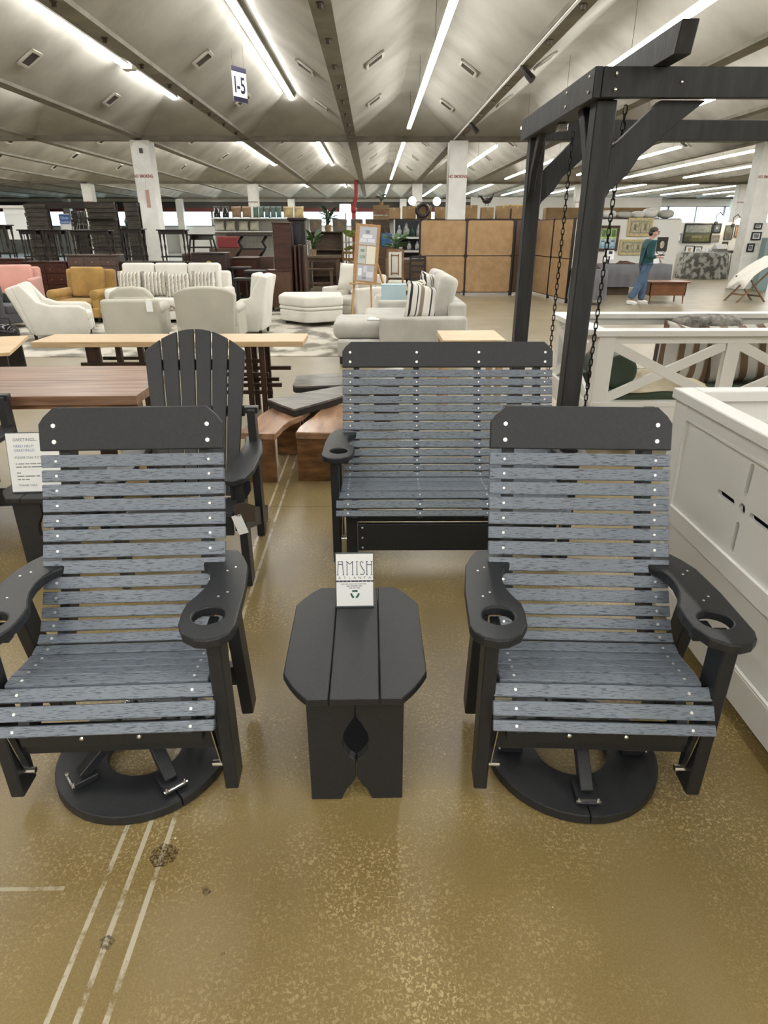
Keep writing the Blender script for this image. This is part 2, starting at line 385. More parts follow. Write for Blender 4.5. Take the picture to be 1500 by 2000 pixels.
def circ(cx, cy, r, n=24): return [(cx+r*math.cos(2*math.pi*i/n), cy+r*math.sin(2*math.pi*i/n)) for i in range(n)]
def frame2(p0, p1):
    # matrix whose X is world X, Y runs p0->p1 in the (y,z) plane, Z is the outward (sitter's side) normal
    d = Vector((0, p1[0]-p0[0], p1[1]-p0[1])).normalized(); n = d.cross(Vector((1,0,0)))
    M = Matrix((Vector((-1,0,0)), d, n)).transposed().to_4x4(); M.translation = Vector((0, (p0[0]+p1[0])/2, (p0[1]+p1[1])/2)); return M
def discs(mb, M, pts, r=.0055, t=.002):
    for x, y in pts:
        mb.prism(circ(x, y, r, 8), 0, t, M)
def glider_top(t, W, dz, rails, cols):
    scr = MB()
    for i in range(len(PROF)-1):
        p0 = (PROF[i][0], PROF[i][1]+dz); p1 = (PROF[i+1][0], PROF[i+1][1]+dz)
        L = math.hypot(p1[0]-p0[0], p1[1]-p0[1]); gap = .0085 if i < 13 else .004
        if i >= 18: gap = .012
        M = frame2(p0, p1); w = W/2 if i < 8 else (W/2-.005 if i < 18 else W/2+.018)
        MB().box(-w, w, -L/2+gap/2, L/2-gap/2, -.022, 0).build('slat', SLAT, t, bev=.0035, seg=2).matrix_local = M
        if i != 7: discs(scr, M, [(x, 0) for x in cols], .0046)
    M = frame2((CREST[0][0], CREST[0][1]+dz), (CREST[1][0], CREST[1][1]+dz)); hh = .0725; w = W/2; c = .055
    pl = [(-w, hh), (-w, -hh+c), (-w+.017, -hh+c*.55), (-w+c*.92, -hh), (w-c*.92, -hh), (w-.017, -hh+c*.55), (w, -hh+c), (w, hh)]
    MB().prism(pl, -.022, .004).build('crest_board', BLACK, t, bev=.004, seg=2).matrix_local = M
    M2 = M.copy(); M2.translation = M @ Vector((0, 0, .004)); discs(scr, M2, [(x, y) for x in cols for y in (-.012, .042)], .0075, .0025)
    scr.build('screws', SCREW, t)['kind'] = 'stuff'
    # rails that carry the slats
    inner = [CREST[0]] + [CREST[1]] + PROF[1:]
    f = [(y, z+dz) for y, z in inner]; back = []
    for i, (y, z) in enumerate(f):
        q0 = f[max(i-1, 0)]; q1 = f[min(i+1, len(f)-1)]; d = Vector((q1[0]-q0[0], q1[1]-q0[1])).normalized(); nn = Vector((-d.y, d.x))
        back.append((y, z, nn.x, nn.y))
    for rx in rails:
        vs = []; th = .016
        for (y, z, ny, nz) in back:
            for xx in (rx-th, rx+th):
                vs.append((xx, y-ny*.0225*-1, z-nz*.0225*-1)); vs.append((xx, y-ny*.095*-1, z-nz*.095*-1))
        fs = []; n_ = len(back)
        for i in range(n_-1):
            o0, o1 = i*4, i*4+4
            fs += [(o0, o1, o1+1, o0+1), (o0+2, o0+3, o1+3, o1+2), (o0, o0+2, o1+2, o1), (o0+1, o1+1, o1+3, o0+3)]
        fs += [(0, 1, 3, 2), (n_*4-4, n_*4-2, n_*4-1, n_*4-3)]
        MB().add(vs, fs).build('back_rail', BLACK, t)
def glider_side(t, s, x, z0, z1, armx, cup=True):
    # s = -1 left, +1 right; legs and arm board
    xo = x*s
    def bx_(y0, y1, za, zb): return (min(xo, xo+s*.042), max(xo, xo+s*.042), y0, y1, za, zb)
    MB().box(*bx_(-.215, -.125, z0, z1)).build('front_leg', BLACK, t, bev=.004)
    m = MB(); xa, xb = min(xo, xo+s*.042), max(xo, xo+s*.042)
    pr = [(.13, z0), (.215, z0), (.10, z1), (.012, z1)]
    m.add([(xx, y, z) for xx in (xa, xb) for y, z in pr], [(0,1,2,3),(7,6,5,4),(0,4,5,1),(1,5,6,2),(2,6,7,3),(3,7,4,0)])
    m.build('rear_leg', BLACK, t, bev=.004)
    wid = lambda x: -.302+(x+.302)*1.10
    pts = [(wid(p[0])-armx if s < 0 else -(wid(p[0])-armx), p[1]) for p in ARM]
    hc = (-.302-armx) if s < 0 else (.302+armx)
    ar = MB().prism(pts, z1, z1+.032, holes=[circ(hc, -.135, .047, 28)] if cup else ()).build('armrest', BLACK, t, bev=.006, seg=2)
    b = MB().bar((hc-.06, -.135, z1-.028), (hc+.05, -.135, z1-.028), .035, .016); b.box(hc-.012, hc+.012, -.155, -.115, z1-.05, z1-.036)
    b.bar((hc, -.2, z1-.02), (hc, -.07, z1-.02), .03, .014)
    b.build('cup_support', BLACK, t, bev=.004)
    sc2 = MB()
    for yy in (-.02, .14):
        for dx in (-.012, .012): sc2.prism(circ((xo+s*.02)+dx, yy+dx*1.0, .004, 6), z1+.032, z1+.0335)
    sc2.build('arm_screws', SCREW, t)['kind'] = 'stuff'
    # steel hanger link with bolts
    hx = xo - s*.016
    g = MB().bar((hx, -.225, .345), (hx+s*.006, -.175, .13), .003, .022, up=(0,1,0))
    g.tube([(hx-s*.022, -.222, .345), (hx+s*.018, -.222, .345)], .009, 8).tube([(hx-s*.022, -.18, .135), (hx+s*.014, -.18, .135)], .010, 8)
    g.build('hanger_link', STEEL, t)
    MB().bar((hx, .16, .36), (hx+s*.006, .19, .13), .003, .022, up=(0,1,0)).build('hanger_link', STEEL, t)
def swivel_glider(label, loc, rz, base_rz):
    t = T('swivel_glider_chair', label, 'chair', loc, rz, 'swivel glider chairs facing the aisle')
    glider_top(t, .61, 0, (-.235, .235), (-.255, .255))
    for s in (-1, 1): glider_side(t, s, .316, .055, .635, .012)
    box('apron', BLACK, t, -.272, .272, -.225, -.19, .27, .335, .003)
    bo = MB()
    for x in (-.085, .085): bo.ball((x, -.227, .303), .009, 8, 5)
    bo.build('apron_bolts', STEEL, t)['kind'] = 'stuff'
    for y in (-.15, .15): box('cross_beam', BLACK, t, -.316, .316, y-.02, y+.02, .19, .27, .003)
    box('rear_apron', BLACK, t, -.25, .25, .10, .14, .29, .36, .003)
    # swivel base ring of boards with spokes and pedestal
    ca, sa = math.cos(R(base_rz)), math.sin(R(base_rz)); rot = Matrix.Rotation(R(base_rz), 4, 'Z')
    for h in (0, 1):
        out = [(.292*math.cos(math.pi*(i/20)+h*math.pi-math.pi/2+.004*(1 if i == 0 else -1 if i == 20 else 0)), .292*math.sin(math.pi*(i/20)+h*math.pi-math.pi/2+.004*(1 if i == 0 else -1 if i == 20 else 0))) for i in range(21)]
        inn = [(.125*math.cos(math.pi*(i/20)+h*math.pi-math.pi/2+.006*(1 if i == 0 else -1 if i == 20 else 0)), .125*math.sin(math.pi*(i/20)+h*math.pi-math.pi/2+.006*(1 if i == 0 else -1 if i == 20 else 0))) for i in range(20, -1, -1)]
        MB().prism(out+inn, .002, .038, rot).build('base_ring', BLACK, t, bev=.004, seg=2)
    for i in range(4):
        M = rot @ Matrix.Rotation(i*math.pi/2-math.pi/2, 4, 'Z')
        MB().bar((.05, 0, .185), (.215, 0, .06), .042, .034).box(.17, .25, -.036, .036, .038, .062).build('base_strut', BLACK, t, bev=.003).matrix_local = M
        MB().box(.248, .256, -.04, .04, .052, .058).ball((.25, -.03, .062), .006, 6, 4).ball((.25, .03, .062), .006, 6, 4).build('strut_bracket', STEEL, t).matrix_local = M
    MB().lathe([(.085,.14),(.085,.19)], n=20).build('swivel_bearing', STEEL, t)
    return t
swivel_glider('grey slatted swivel glider chair with cup holder arms beside the white daybed', (.682, 1.68, 0), -3.0, 0)
swivel_glider('grey slatted swivel glider chair in front of the black adirondack chair', (-.81, 1.70, 0), 2.0, 38)

# ---- glider bench
lv = T('glider_bench', 'wide grey slatted glider loveseat with black crest board', 'bench', (.425, 3.32, 0), -.6)
glider_top(lv, 1.22, -.044, (-.53, -.18, .18, .53), (-.565, -.18, .18, .565))
for s in (-1, 1): glider_side(lv, s, .612, .0, .60, .31)
box('apron', BLACK, lv, -.56, .56, -.21, -.175, .25, .305, .003)
for s in (-1, 1):
    box('base_block', BLACK, lv, s*.55-.03, s*.55+.03, -.19, .19, .0, .27, .003)
box('base_panel', BLACK, lv, -.515, .515, -.235, -.205, .085, .245, .003)
bp_ = MB()
for s in (-1, 1):
    for z in (.105, .165, .225): bp_.ball((s*.49, -.236, z), .006, 6, 4)
bp_.build('panel_bolts', SCREW, lv)['kind'] = 'stuff'

# ---- end tables
def end_table(label, loc, rz):
    t = T('end_table', label, 'table', loc, rz, 'black poly end tables')
    hw, d0, d1, c = .222, -.315, .315, .12
    def edge(n=6):
        pts = []
        for (cx, cy, a0) in ((hw, d0, -90), (hw, d1, 0), (-hw, d1, 90), (-hw, d0, 180)):
            sx_, sy_ = (1 if cx > 0 else -1), (1 if cy > 0 else -1)
            p0 = (cx-sx_*c*.68, cy); p1 = (cx, cy-sy_*c)
            if a0 in (0, 180): p0, p1 = p1, p0
            mid = (cx-sx_*c*.27, cy-sy_*c*.40)
            for i in range(n+1):
                u = i/n; pts.append(((1-u)**2*p0[0]+2*u*(1-u)*mid[0]+u*u*p1[0], (1-u)**2*p0[1]+2*u*(1-u)*mid[1]+u*u*p1[1]))
        return pts
    full = edge()
    for (xa, xb) in ((-hw, -.0765), (-.0735, .0735), (.0765, hw)):
        # clip the outline to one board
        def clip(poly, f, xv, keep):
            out = []
            for i in range(len(poly)):
                a_, b_ = poly[i], poly[(i+1) % len(poly)]; ia, ib = keep(a_[0]), keep(b_[0])
                if ia: out.append(a_)
                if ia != ib:
                    u = (xv-a_[0])/(b_[0]-a_[0]); out.append((xv, a_[1]+u*(b_[1]-a_[1])))
            return out
        pl = clip(clip(full, None, xa, lambda x: x >= xa-1e-9), None, xb, lambda x: x <= xb+1e-9)
        cl = []
        for p in pl:
            if not cl or math.hypot(p[0]-cl[-1][0], p[1]-cl[-1][1]) > 1e-4: cl.append(p)
        if math.hypot(cl[0][0]-cl[-1][0], cl[0][1]-cl[-1][1]) < 1e-4: cl.pop()
        MB().prism(cl, .425, .452).build('top_board', BLACK, t, bev=.003)
    for y in (-.255, .255):
        for s in (-1, 1):
            half = [(.0015, .0), (.148, 0), (.148, .424), (.0015, .424), (.0015, .345)]
            # teardrop half and bottom notch
            tear = [(.020, .315), (.036, .28), (.042, .245), (.038, .215), (.020, .185), (.0015, .168)]
            notch = [(.0015, .10), (.006, .085), (.018, .062), (.032, .045), (.040, .025), (.050, 0)]
            pl = [(.148, 0), (.148, .424), (.0015, .424), (.0015, .345)] + tear + notch
            M = Matrix(((s, 0, 0, 0), (0, 0, 1, y), (0, 1, 0, 0), (0, 0, 0, 1)))
            MB().prism(pl, -.016, .016, M).build('leg_panel', BLACK, t, bev=.002)
    box('stretcher', BLACK, t, -.062, .062, -.238, .238, .125, .158, .002)  # board made low and wide to darken the teardrop holes
    return t
end_table('black end table with rounded corners holding the company name sign', (-.065, 1.772, 0), .3)
end_table('black end table holding the greetings notice', (-1.735, 3.30, 0), 0)

# ---- sign holders
def sign_holder(name, label, loc, rz, w, h, lean):
    t = T(name, label, 'sign', loc, rz)
    M = Matrix.Rotation(R(-lean), 4, 'X')
    MB().box(-w/2, w/2, .0, .004, 0, h, M).build('backing', ACRYL, t)
    MB().box(-w/2, w/2, 0, .07, 0, .004).build('foot', ACRYL, t)
    return t, M
t, M = sign_holder('counter_sign', 'small white company sign standing on the near end table', (-.073, 1.945, .4525), .5, .140, .205, 13)
face = bpy.data.objects.new('sheet_mount', None)
def onface(o, M): o.matrix_local = M @ o.matrix_basis; return o
onface(box('card', PAPER, t, -.066, .066, -.0012, 0, .006, .096), M)
onface(box('card', PAPER, t, -.066, .066, -.0012, 0, .102, .200), M)
onface(box('bar', INK, t, -.067, .067, -.0015, 0, .0965, .1015), M)
# tall art-deco capitals drawn as strokes
def strokes(segs, w, m, parent, M, name='lettering', y=-.0016):
    b = MB()
    for pl in segs:
        for i in range(len(pl)-1):
            p, q = pl[i], pl[i+1]; b.bar((p[0], y, p[1]), (q[0], y, q[1]), .0008, w, up=(0,1,0)) if False else b.bar((p[0], y, p[1]), (q[0], y, q[1]), w, .0008, up=(0,-1,0))
    o = b.build(name, m, parent); o.matrix_local = M; return o
zb, zt = .123, .172; H_ = zt-zb
def col_(x): return [(x, zb), (x, zt)]
L_ = []
L_ += [[(-.061, zb), (-.0575, zt)], [(-.040, zb), (-.0435, zt)], [(-.060, zt), (-.041, zt)], [(-.0575, zt-.010), (-.0435, zt-.010)], [(-.064, zb), (-.058, zb)], [(-.043, zb), (-.037, zb)]]
L_ += [[(-.027, zb), (-.027, zt), (-.017, zt-.010), (-.007, zt), (-.007, zb)], [(-.030, zb), (-.024, zb)], [(-.010, zb), (-.004, zb)], [(-.030, zt), (-.026, zt)], [(-.008, zt), (-.004, zt)]]
L_ += [col_(.0085), [(.0055, zb), (.0115, zb)], [(.0055, zt), (.0115, zt)]]
L_ += [[(.031, zt-.006), (.027, zt), (.021, zt-.002), (.020, zt-.009), (.025, zt-.020), (.032, zt-.031), (.035, zt-.039), (.033, zb+.003), (.027, zb), (.020, zb+.003)]]
L_ += [col_(.044), col_(.061), [(.044, zt-.012), (.061, zt-.012)], [(.041, zb), (.047, zb)], [(.058, zb), (.064, zb)], [(.041, zt), (.047, zt)], [(.058, zt), (.064, zt)]]
strokes(L_, .0024, mat('ink_navy', (0.03, 0.05, 0.09), .6), t, M)
for i, ch in enumerate('ATLANTA'):
    onface(text(ch, .0135, INKGREY, t, (-.054+i*.018, -.0014, .1075), align='CENTER', sx=1.1), M)
for i, ch in enumerate('FURNITURE'):
    onface(text(ch, .005, PAPER, t, (-.056+i*.014, -.0016, .0972), align='CENTER', sx=1.3), M)
def unread(words, x0, z, h, m, parent, M, y=-.0016):
    # lines too blurred to read in the photograph: rows of small word-length bars
    b = MB(); x = x0
    for w in words: b.box(x, x+w, y, y+.0008, z, z+h); x += w+h*.9
    o = b.build('blurred_print', m, parent); o['kind'] = 'stuff'; o.matrix_local = M; return o
unread((.014, .010, .018, .012, .016, .012), -.050, .0875, .0022, INKGREY, t, M)
unread((.012, .026, .012), -.030, .0795, .0032, INKGREY, t, M); unread((.011, .009, .013), -.020, .0720, .0032, INKGREY, t, M)
rec = MB()
for i in range(3):
    an = R(120*i+90)
    def pt(r, d): return (r*math.cos(an+R(d)), .0505+r*math.sin(an+R(d)))
    for (pa, pb) in (((.0145, -42), (.0125, 5)), ((.0125, 5), (.0145, 42))):
        p, q = pt(*pa), pt(*pb); rec.bar((p[0], -.0016, p[1]), (q[0], -.0016, q[1]), .0068, .0008, up=(0,-1,0))
onface(rec.build('recycling_mark', INKGREEN, t), M)
bpy.data.objects.remove(face)

t, M = sign_holder('counter_sign', 'white greetings notice standing on the left end table', (-1.752, 3.07, .4525), 3, .262, .312, 12)
onface(box('card', PAPER, t, -.128, .128, -.0015, 0, .006, .308), M)
for (s_, sz, z, x, m_) in (('GREETINGS...', .021, .268, -.095, INKGREY), ('NEED HELP?', .019, .236, -.095, INKBLUE), ('GREETINGS!', .019, .214, -.095, INKBLUE), ('PLEASE DIAL/TXT...', .017, .178, -.095, INKGREY), ('THANK YOU!', .0155, .034, -.095, INKGREY)):
    onface(text(s_, sz, m_, t, (x, -.0018, z)), M)
for z, words in ((.148, (.008, .03, .02, .03, .018)), (.132, (.03, .02, .012, .05, .03)), (.101, (.02,)), (.084, (.035, .05, .02)), (.067, (.016, .014, .02))): unread(words, -.095, z, .0055, INKGREY, t, M, -.0019)

# ---- adirondack chairs
def adirondack(label, loc, rz, m_sl):
    t = T('adirondack_chair', label, 'chair', loc, rz, 'fan back adirondack chairs')
    base = Vector((0, .10, .33)); lean = R(21); up = Vector((0, math.sin(lean), math.cos(lean))); nrm = Vector((0, -math.cos(lean), math.sin(lean)))
    for i in range(6):
        k = i-2.5; xb, xt = k*.072, k*.0935; wb_, wt_ = .033, .0425
        arc = lambda x: .93-(.10*(x/.25)**2)
        pl = [(xb-wb_, 0), (xb+wb_, 0), (xt+wt_, arc(xt+wt_)), (xt, arc(xt)), (xt-wt_, arc(xt-wt_))]
        M = Matrix((Vector((1,0,0)), up, -nrm)).transposed().to_4x4(); M.translation = base
        MB().prism(pl, -.011, .011).build('back_slat', m_sl, t, bev=.003).matrix_local = M
    for s_, w_ in ((.10, .21), (.48, .26), (.74, .24)):
        c = base+up*s_-nrm*.028; MB().box(-w_, w_, c.y-.012, c.y+.012, c.z-.03, c.z+.03).build('back_brace', BLACK, t, bev=.003)
    for s in (-1, 1):
        arm = [(.245*s, .34), (.30*s, .345), (.345*s, .27), (.378*s, .08), (.372*s, -.22), (.345*s, -.345), (.30*s, -.385), (.262*s, -.38), (.235*s, -.33), (.232*s, -.12), (.255*s, .08), (.262*s, .22)]
        MB().prism(arm if s > 0 else arm[::-1], .575, .605).build('armrest', BLACK, t, bev=.004)
        box('front_leg', BLACK, t, s*.315-.02, s*.315+.02, -.35, -.25, 0, .575, .003)
        MB().bar((s*.29, -.30, .36), (s*.29, .52, .03), .04, .11, up=(0,0,1)).build('side_rail', BLACK, t, bev=.003)
        box('rear_post', BLACK, t, s*.30-.022, s*.30+.022, .25, .34, .0, .78, .003)
        MB().prism([(-.05, 0), (.05, 0), (.05, -.05), (.02, -.10), (-.05, -.10)], -.012, .012, Matrix.Translation((s*.315, -.30, .575)) @ Matrix.Rotation(R(90), 4, 'X')).build('arm_bracket', BLACK, t)
    box('top_cross_rail', BLACK, t, -.335, .335, .28, .34, .755, .79, .004)
    for i in range(7):
        y = -.30+i*.063; z = .40-.09*(i/6)
        box('seat_slat', m_sl, t, -.27, .27, y-.027, y+.027, z-.011, z+.011, .003)
    box('seat_front', m_sl, t, -.27, .27, -.355, -.335, .30, .41, .003)
    return t
HONEY = mat('honey_poly', (0.42, 0.22, 0.075), .5, var=.25, vscale=6, stretch=(1,1,12))
adirondack('all black fan back adirondack chair behind the left glider', (-.985, 3.20, 0), 1.5, BLACK)
adirondack('adirondack chair with honey slats at the left edge', (-2.54, 3.50, 0), 4, HONEY)
TAGB = mat('brown_card', (0.055, 0.042, 0.028), .6)
tg = MB().prism([(-.05, -.055), (.052, -.05), (.055, .035), (.0, .055), (-.045, .04)], -.002, .002, Matrix.Rotation(R(90), 4, 'X')).build('hang_tag', TAGB, None, loc=(-.640, 2.836, .435)); tag(tg, 'dark brown card tag hanging under the adirondack armrest', 'tag')
tg = T('price_tag', 'small white price tag hanging from the adirondack chair', 'tag', (-.668, 2.834, .372))
MB().prism([(-.025, -.055), (.025, -.055), (.025, .05), (-.025, .05)], -.001, .001, Matrix.Rotation(R(90), 4, 'X') @ Matrix.Rotation(R(17), 4, 'Z')).build('card', PAPER, tg)
MB().tube([(-.005, -.003, .045), (-.02, -.004, .058), (-.03, 0, .075)], .002, 5).tube([(.0, -.003, .045), (.012, -.004, .056), (0, 0, .075)], .002, 5).build('string', INK, tg)

# ---- white daybed, near (solid panel) at the right
def near_daybed():
    t = T('panelled_daybed', 'white panelled daybed with pierced quatrefoil slots at the right edge', 'daybed', (1.318, .62, 0))
    LX, LY = 1.05, 2.10      # X extent to the right, Y extent away from the camera
    H = 1.07
    # left side: frame and raised panel with slots; panel lies in the YZ plane
    Ry = Matrix(((0, 0, 1, 0), (1, 0, 0, 0), (0, 1, 0, 0), (0, 0, 0, 1)))   # (u,v,t) -> (t,u,v)
    def slot(cu, cv, du, dv, w, n=6):
        d = Vector((du, dv)); L = d.length; d.normalize(); nn = Vector((-d.y, d.x)); pts = []
        for i in range(n+1):
            a_ = -math.pi/2+math.pi*i/n; pts.append((cu+d.x*(L/2+w*math.cos(a_))+nn.x*w*math.sin(a_), cv+d.y*(L/2+w*math.cos(a_))+nn.y*w*math.sin(a_)))
        for i in range(n+1):
            a_ = math.pi/2+math.pi*i/n; pts.append((cu+d.x*(-L/2+w*math.cos(a_))+nn.x*w*math.sin(a_), cv+d.y*(-L/2+w*math.cos(a_))+nn.y*w*math.sin(a_)))
        return pts
    cu, cv = 1.475, .765
    holes = [slot(cu, cv+.115, 0, .10, .012), slot(cu, cv-.115, 0, .10, .012), slot(cu+.115, cv, .10, 0, .012), slot(cu-.115, cv, .10, 0, .012), circ(cu, cv, .021, 14)]
    MB().prism([(.11, .54), (LY-.11, .54), (LY-.11, .98), (.11, .98)], .030, .048, Ry, holes=holes).build('side_panel', WHITE, t, bev=.001)
    MB().prism([(.11, .20), (LY-.11, .20), (LY-.11, .50), (.11, .50)], .034, .046, Ry).build('lower_panel', WHITE, t)
    for (u0, u1) in ((LY-.115, LY), (0, .115)):
        MB().prism([(u0, 0), (u1, 0), (u1, .025+1.0), (u0, .025+1.0)], .016, .060, Ry).build('corner_post', WHITE, t, bev=.003)
    MB().prism([(.115, .965), (LY-.115, .965), (LY-.115, .025+1.0), (.115, .025+1.0)], .018, .058, Ry).build('upper_rail', WHITE, t, bev=.002)
    MB().prism([(.115, .49), (LY-.115, .49), (LY-.115, .56), (.115, .56)], .018, .058, Ry).build('middle_rail', WHITE, t, bev=.002)
    MB().prism([(.115, .075), (LY-.115, .075), (LY-.115, .21), (.115, .21)], .016, .058, Ry).build('lower_rail', WHITE, t, bev=.002)
    # mouldings round the panel
    for (pa, pb) in (((.12, .965), (LY-.12, .965)), ((.12, .562), (LY-.12, .562)), ((LY-.12, .565), (LY-.12, .965)), ((.12, .565), (.12, .965)), ((.12, .212), (LY-.12, .212))):
        MB().bar((.024, pa[0], pa[1]), (.024, pb[0], pb[1]), .014, .018).build('moulding', WHITE, t, bev=.004)
    # far end
    for (za, zb_, nm) in ((.94, .025+1.0, 'upper_rail'), (.075, .22, 'lower_rail')): box(nm, WHITE, t, .06, LX, LY-.05, LY-.012, za, zb_, .002)
    box('end_panel', WHITE, t, .06, LX, LY-.035, LY-.02, .2, .95)
    box('end_moulding', WHITE, t, .06, LX, LY-.062, LY-.05, .925, .942, .003)
    box('cap_rail', WHITE, t, 0, .088, -.02, LY+.012, .025+1.0, H, .004); box('cap_rail', WHITE, t, .088, LX, LY-.075, LY+.012, .025+1.0, H, .004)
    box('corner_post', WHITE, t, LX, LX+.06, LY-.06, LY, 0, H, .003)
    box('slot_shade', BLACK, t, .075, .085, .06, LY-.06, .35, .99)  # black sheet added behind the slots in place of the shade inside
    box('bed_deck', WHITE, t, .06, LX, .05, LY-.05, .28, .34)
    return t
near_daybed()
# a tied strip of cloth on the floor at the right edge
cl = MB().tube([(1.295, 1.405, .006), (1.315, 1.36, .012), (1.36, 1.33, .008), (1.42, 1.31, .006)], .007, 6).tube([(1.24, 1.24, .007), (1.28, 1.235, .007), (1.34, 1.24, .006)], .006, 6).build('ribbon_scrap', mat('brown_white_stripe', (0.04, 0.025, 0.015), .7, col2=(.7, .68, .62), lo=.49, hi=.51, vscale=30))
tag(cl, 'brown and white scrap of ribbon on the floor', 'ribbon')

# ---- hanging daybed with X sides
def x_daybed():
    t = T('swing_daybed', 'white swing daybed with X braced sides and green mattress', 'daybed', (1.74, 5.0, 0))
    LX, LY, H = 2.15, 1.08, 1.0
    posts = ((0, 0), (0, LY), (LX, 0), (LX, LY))
    for x, y in posts: box('corner_post', WHITE, t, x-.0 if x == 0 else x-.13, x+.13 if x == 0 else x, y-.05, y+.05, .30, .955, .003)
    def xside(p0, p1, z0, z1):
        p0 = Vector(p0); p1 = Vector(p1); dz0, dz1 = Vector((0, 0, z0)), Vector((0, 0, z1)); up = (p1-p0).cross(Vector((0,0,1)))
        MB().bar(p0+dz0, p1+dz1, .075, .028, up=up).build('brace', WHITE, t, bev=.002)
        MB().bar(p0+dz1+up.normalized()*.003, p1+dz0+up.normalized()*.003, .075, .028, up=up).build('brace', WHITE, t, bev=.002)
    for y in (0, LY):
        box('cap_rail', WHITE, t, -.03, LX+.03, y-.075, y+.075, .955, H, .004)
        box('upper_rail', WHITE, t, .12, LX-.12, y-.02, y+.02, .895, .955, .002)
        box('lower_rail', WHITE, t, .02, LX-.02, y-.055, y+.03, .40, .44, .003)
        box('skirt_rail', WHITE, t, .0, LX, y-.045, y+.02, .24, .40, .003)
        if y == 0:
            box('middle_post', WHITE, t, LX/2-.055, LX/2+.055, -.03, .03, .44, .90, .002)
            for (xa, xb) in ((.13, LX/2-.055), (LX/2+.055, LX-.13)): xside((xa, 0, 0), (xb, 0, 0), .46, .88)
    box('cap_rail', WHITE, t, -.075, .075, .0, LY, .956, H+.001, .004); xside((0, .06, 0), (0, LY-.06, 0), .46, .88)
    box('end_rail', WHITE, t, -.03, .03, 0, LY, .24, .44, .003); box('end_upper_rail', WHITE, t, -.02, .02, .05, LY-.05, .895, .955)
    box('slat_deck', WHITE, t, .05, LX-.05, .05, LY-.05, .30, .36)
    for x in (.4, LX-.4):
        for y in (.2, LY-.2): box('floor_block', BLACK, t, x-.06, x+.06, y-.06, y+.06, 0, .30)
    soft('mattress', mat('green_canvas', (0.035, 0.055, 0.028), .8, var=.1, bump=.1), t, .05, LX-.05, .04, LY-.05, .36, .50, .03)
x_daybed()
GREENV = mat('green_velvet', (0.03, 0.055, 0.03), .7, var=.15, sheen=.3)
b = MB().tube([(0, -.35, 0), (0, -.345, 0), (0, .35, 0), (0, .355, 0)], [.12, .14, .14, .12], 20).build('bolster', GREENV, None, smooth=False, loc=(2.02, 5.50, .64)); tag(b, 'dark green round bolster at the end of the daybed', 'cushion')
STRIPE = None
def stripe_mat(name, cols, scale, axis=0, rough=.85, noise=0.0):
    m = bpy.data.materials.new(name); m.use_nodes = True; nt = m.node_tree; N = nt.nodes; Lk = nt.links
    tc = N.new('ShaderNodeTexCoord'); sp = N.new('ShaderNodeSeparateXYZ'); Lk.new(tc.outputs['Object'], sp.inputs[0])
    v = sp.outputs[axis]
    if noise:
        nz = N.new('ShaderNodeTexNoise'); nz.inputs['Scale'].default_value = 25; Lk.new(tc.outputs['Object'], nz.inputs['Vector'])
        ma = N.new('ShaderNodeMath'); ma.operation = 'MULTIPLY_ADD'; ma.inputs[1].default_value = noise; Lk.new(nz.outputs['Fac'], ma.inputs[0]); Lk.new(v, ma.inputs[2]); v = ma.outputs[0]
    mu = N.new('ShaderNodeMath'); mu.operation = 'MULTIPLY'; mu.inputs[1].default_value = scale; Lk.new(v, mu.inputs[0])
    fr = N.new('ShaderNodeMath'); fr.operation = 'FRACT'; Lk.new(mu.outputs[0], fr.inputs[0])
    cr = N.new('ShaderNodeValToRGB'); cr.color_ramp.interpolation = 'CONSTANT'; e = cr.color_ramp.elements
    e[0].position = 0; e[0].color = (*cols[0][1], 1); e[1].position = cols[1][0]; e[1].color = (*cols[1][1], 1)
    for p, c in cols[2:]: q = e.new(p); q.color = (*c, 1)
    Lk.new(fr.outputs[0], cr.inputs[0]); b = N['Principled BSDF']; Lk.new(cr.outputs[0], b.inputs['Base Color']); b.inputs['Roughness'].default_value = rough
    return m
BWS = stripe_mat('brown_grey_stripe', [(0, (.12, .075, .04)), (.42, (.42, .40, .36)), (.92, (.30, .27, .22))], 7.0, 0)
for i, (x, y, w, rz_, lab) in enumerate(((2.64, 5.40, .52, 14, 'brown and grey striped pillow leaning left of the daybed middle post'), (3.10, 5.42, .58, -8, 'brown and grey striped pillow right of the daybed middle post'))):
    o = MB().pillow(w, .50, .20, 10).build('striped_pillow', BWS, None, smooth=True, weld=True, loc=(x, y, .735), rot=(R(-14), R(12 if i == 0 else -4), R(rz_))); tag(o, lab, 'pillow')
CREAM = mat('cream_linen', (0.58, 0.51, 0.37), .85, var=.12, vscale=6, bump=.3, bscale=12)
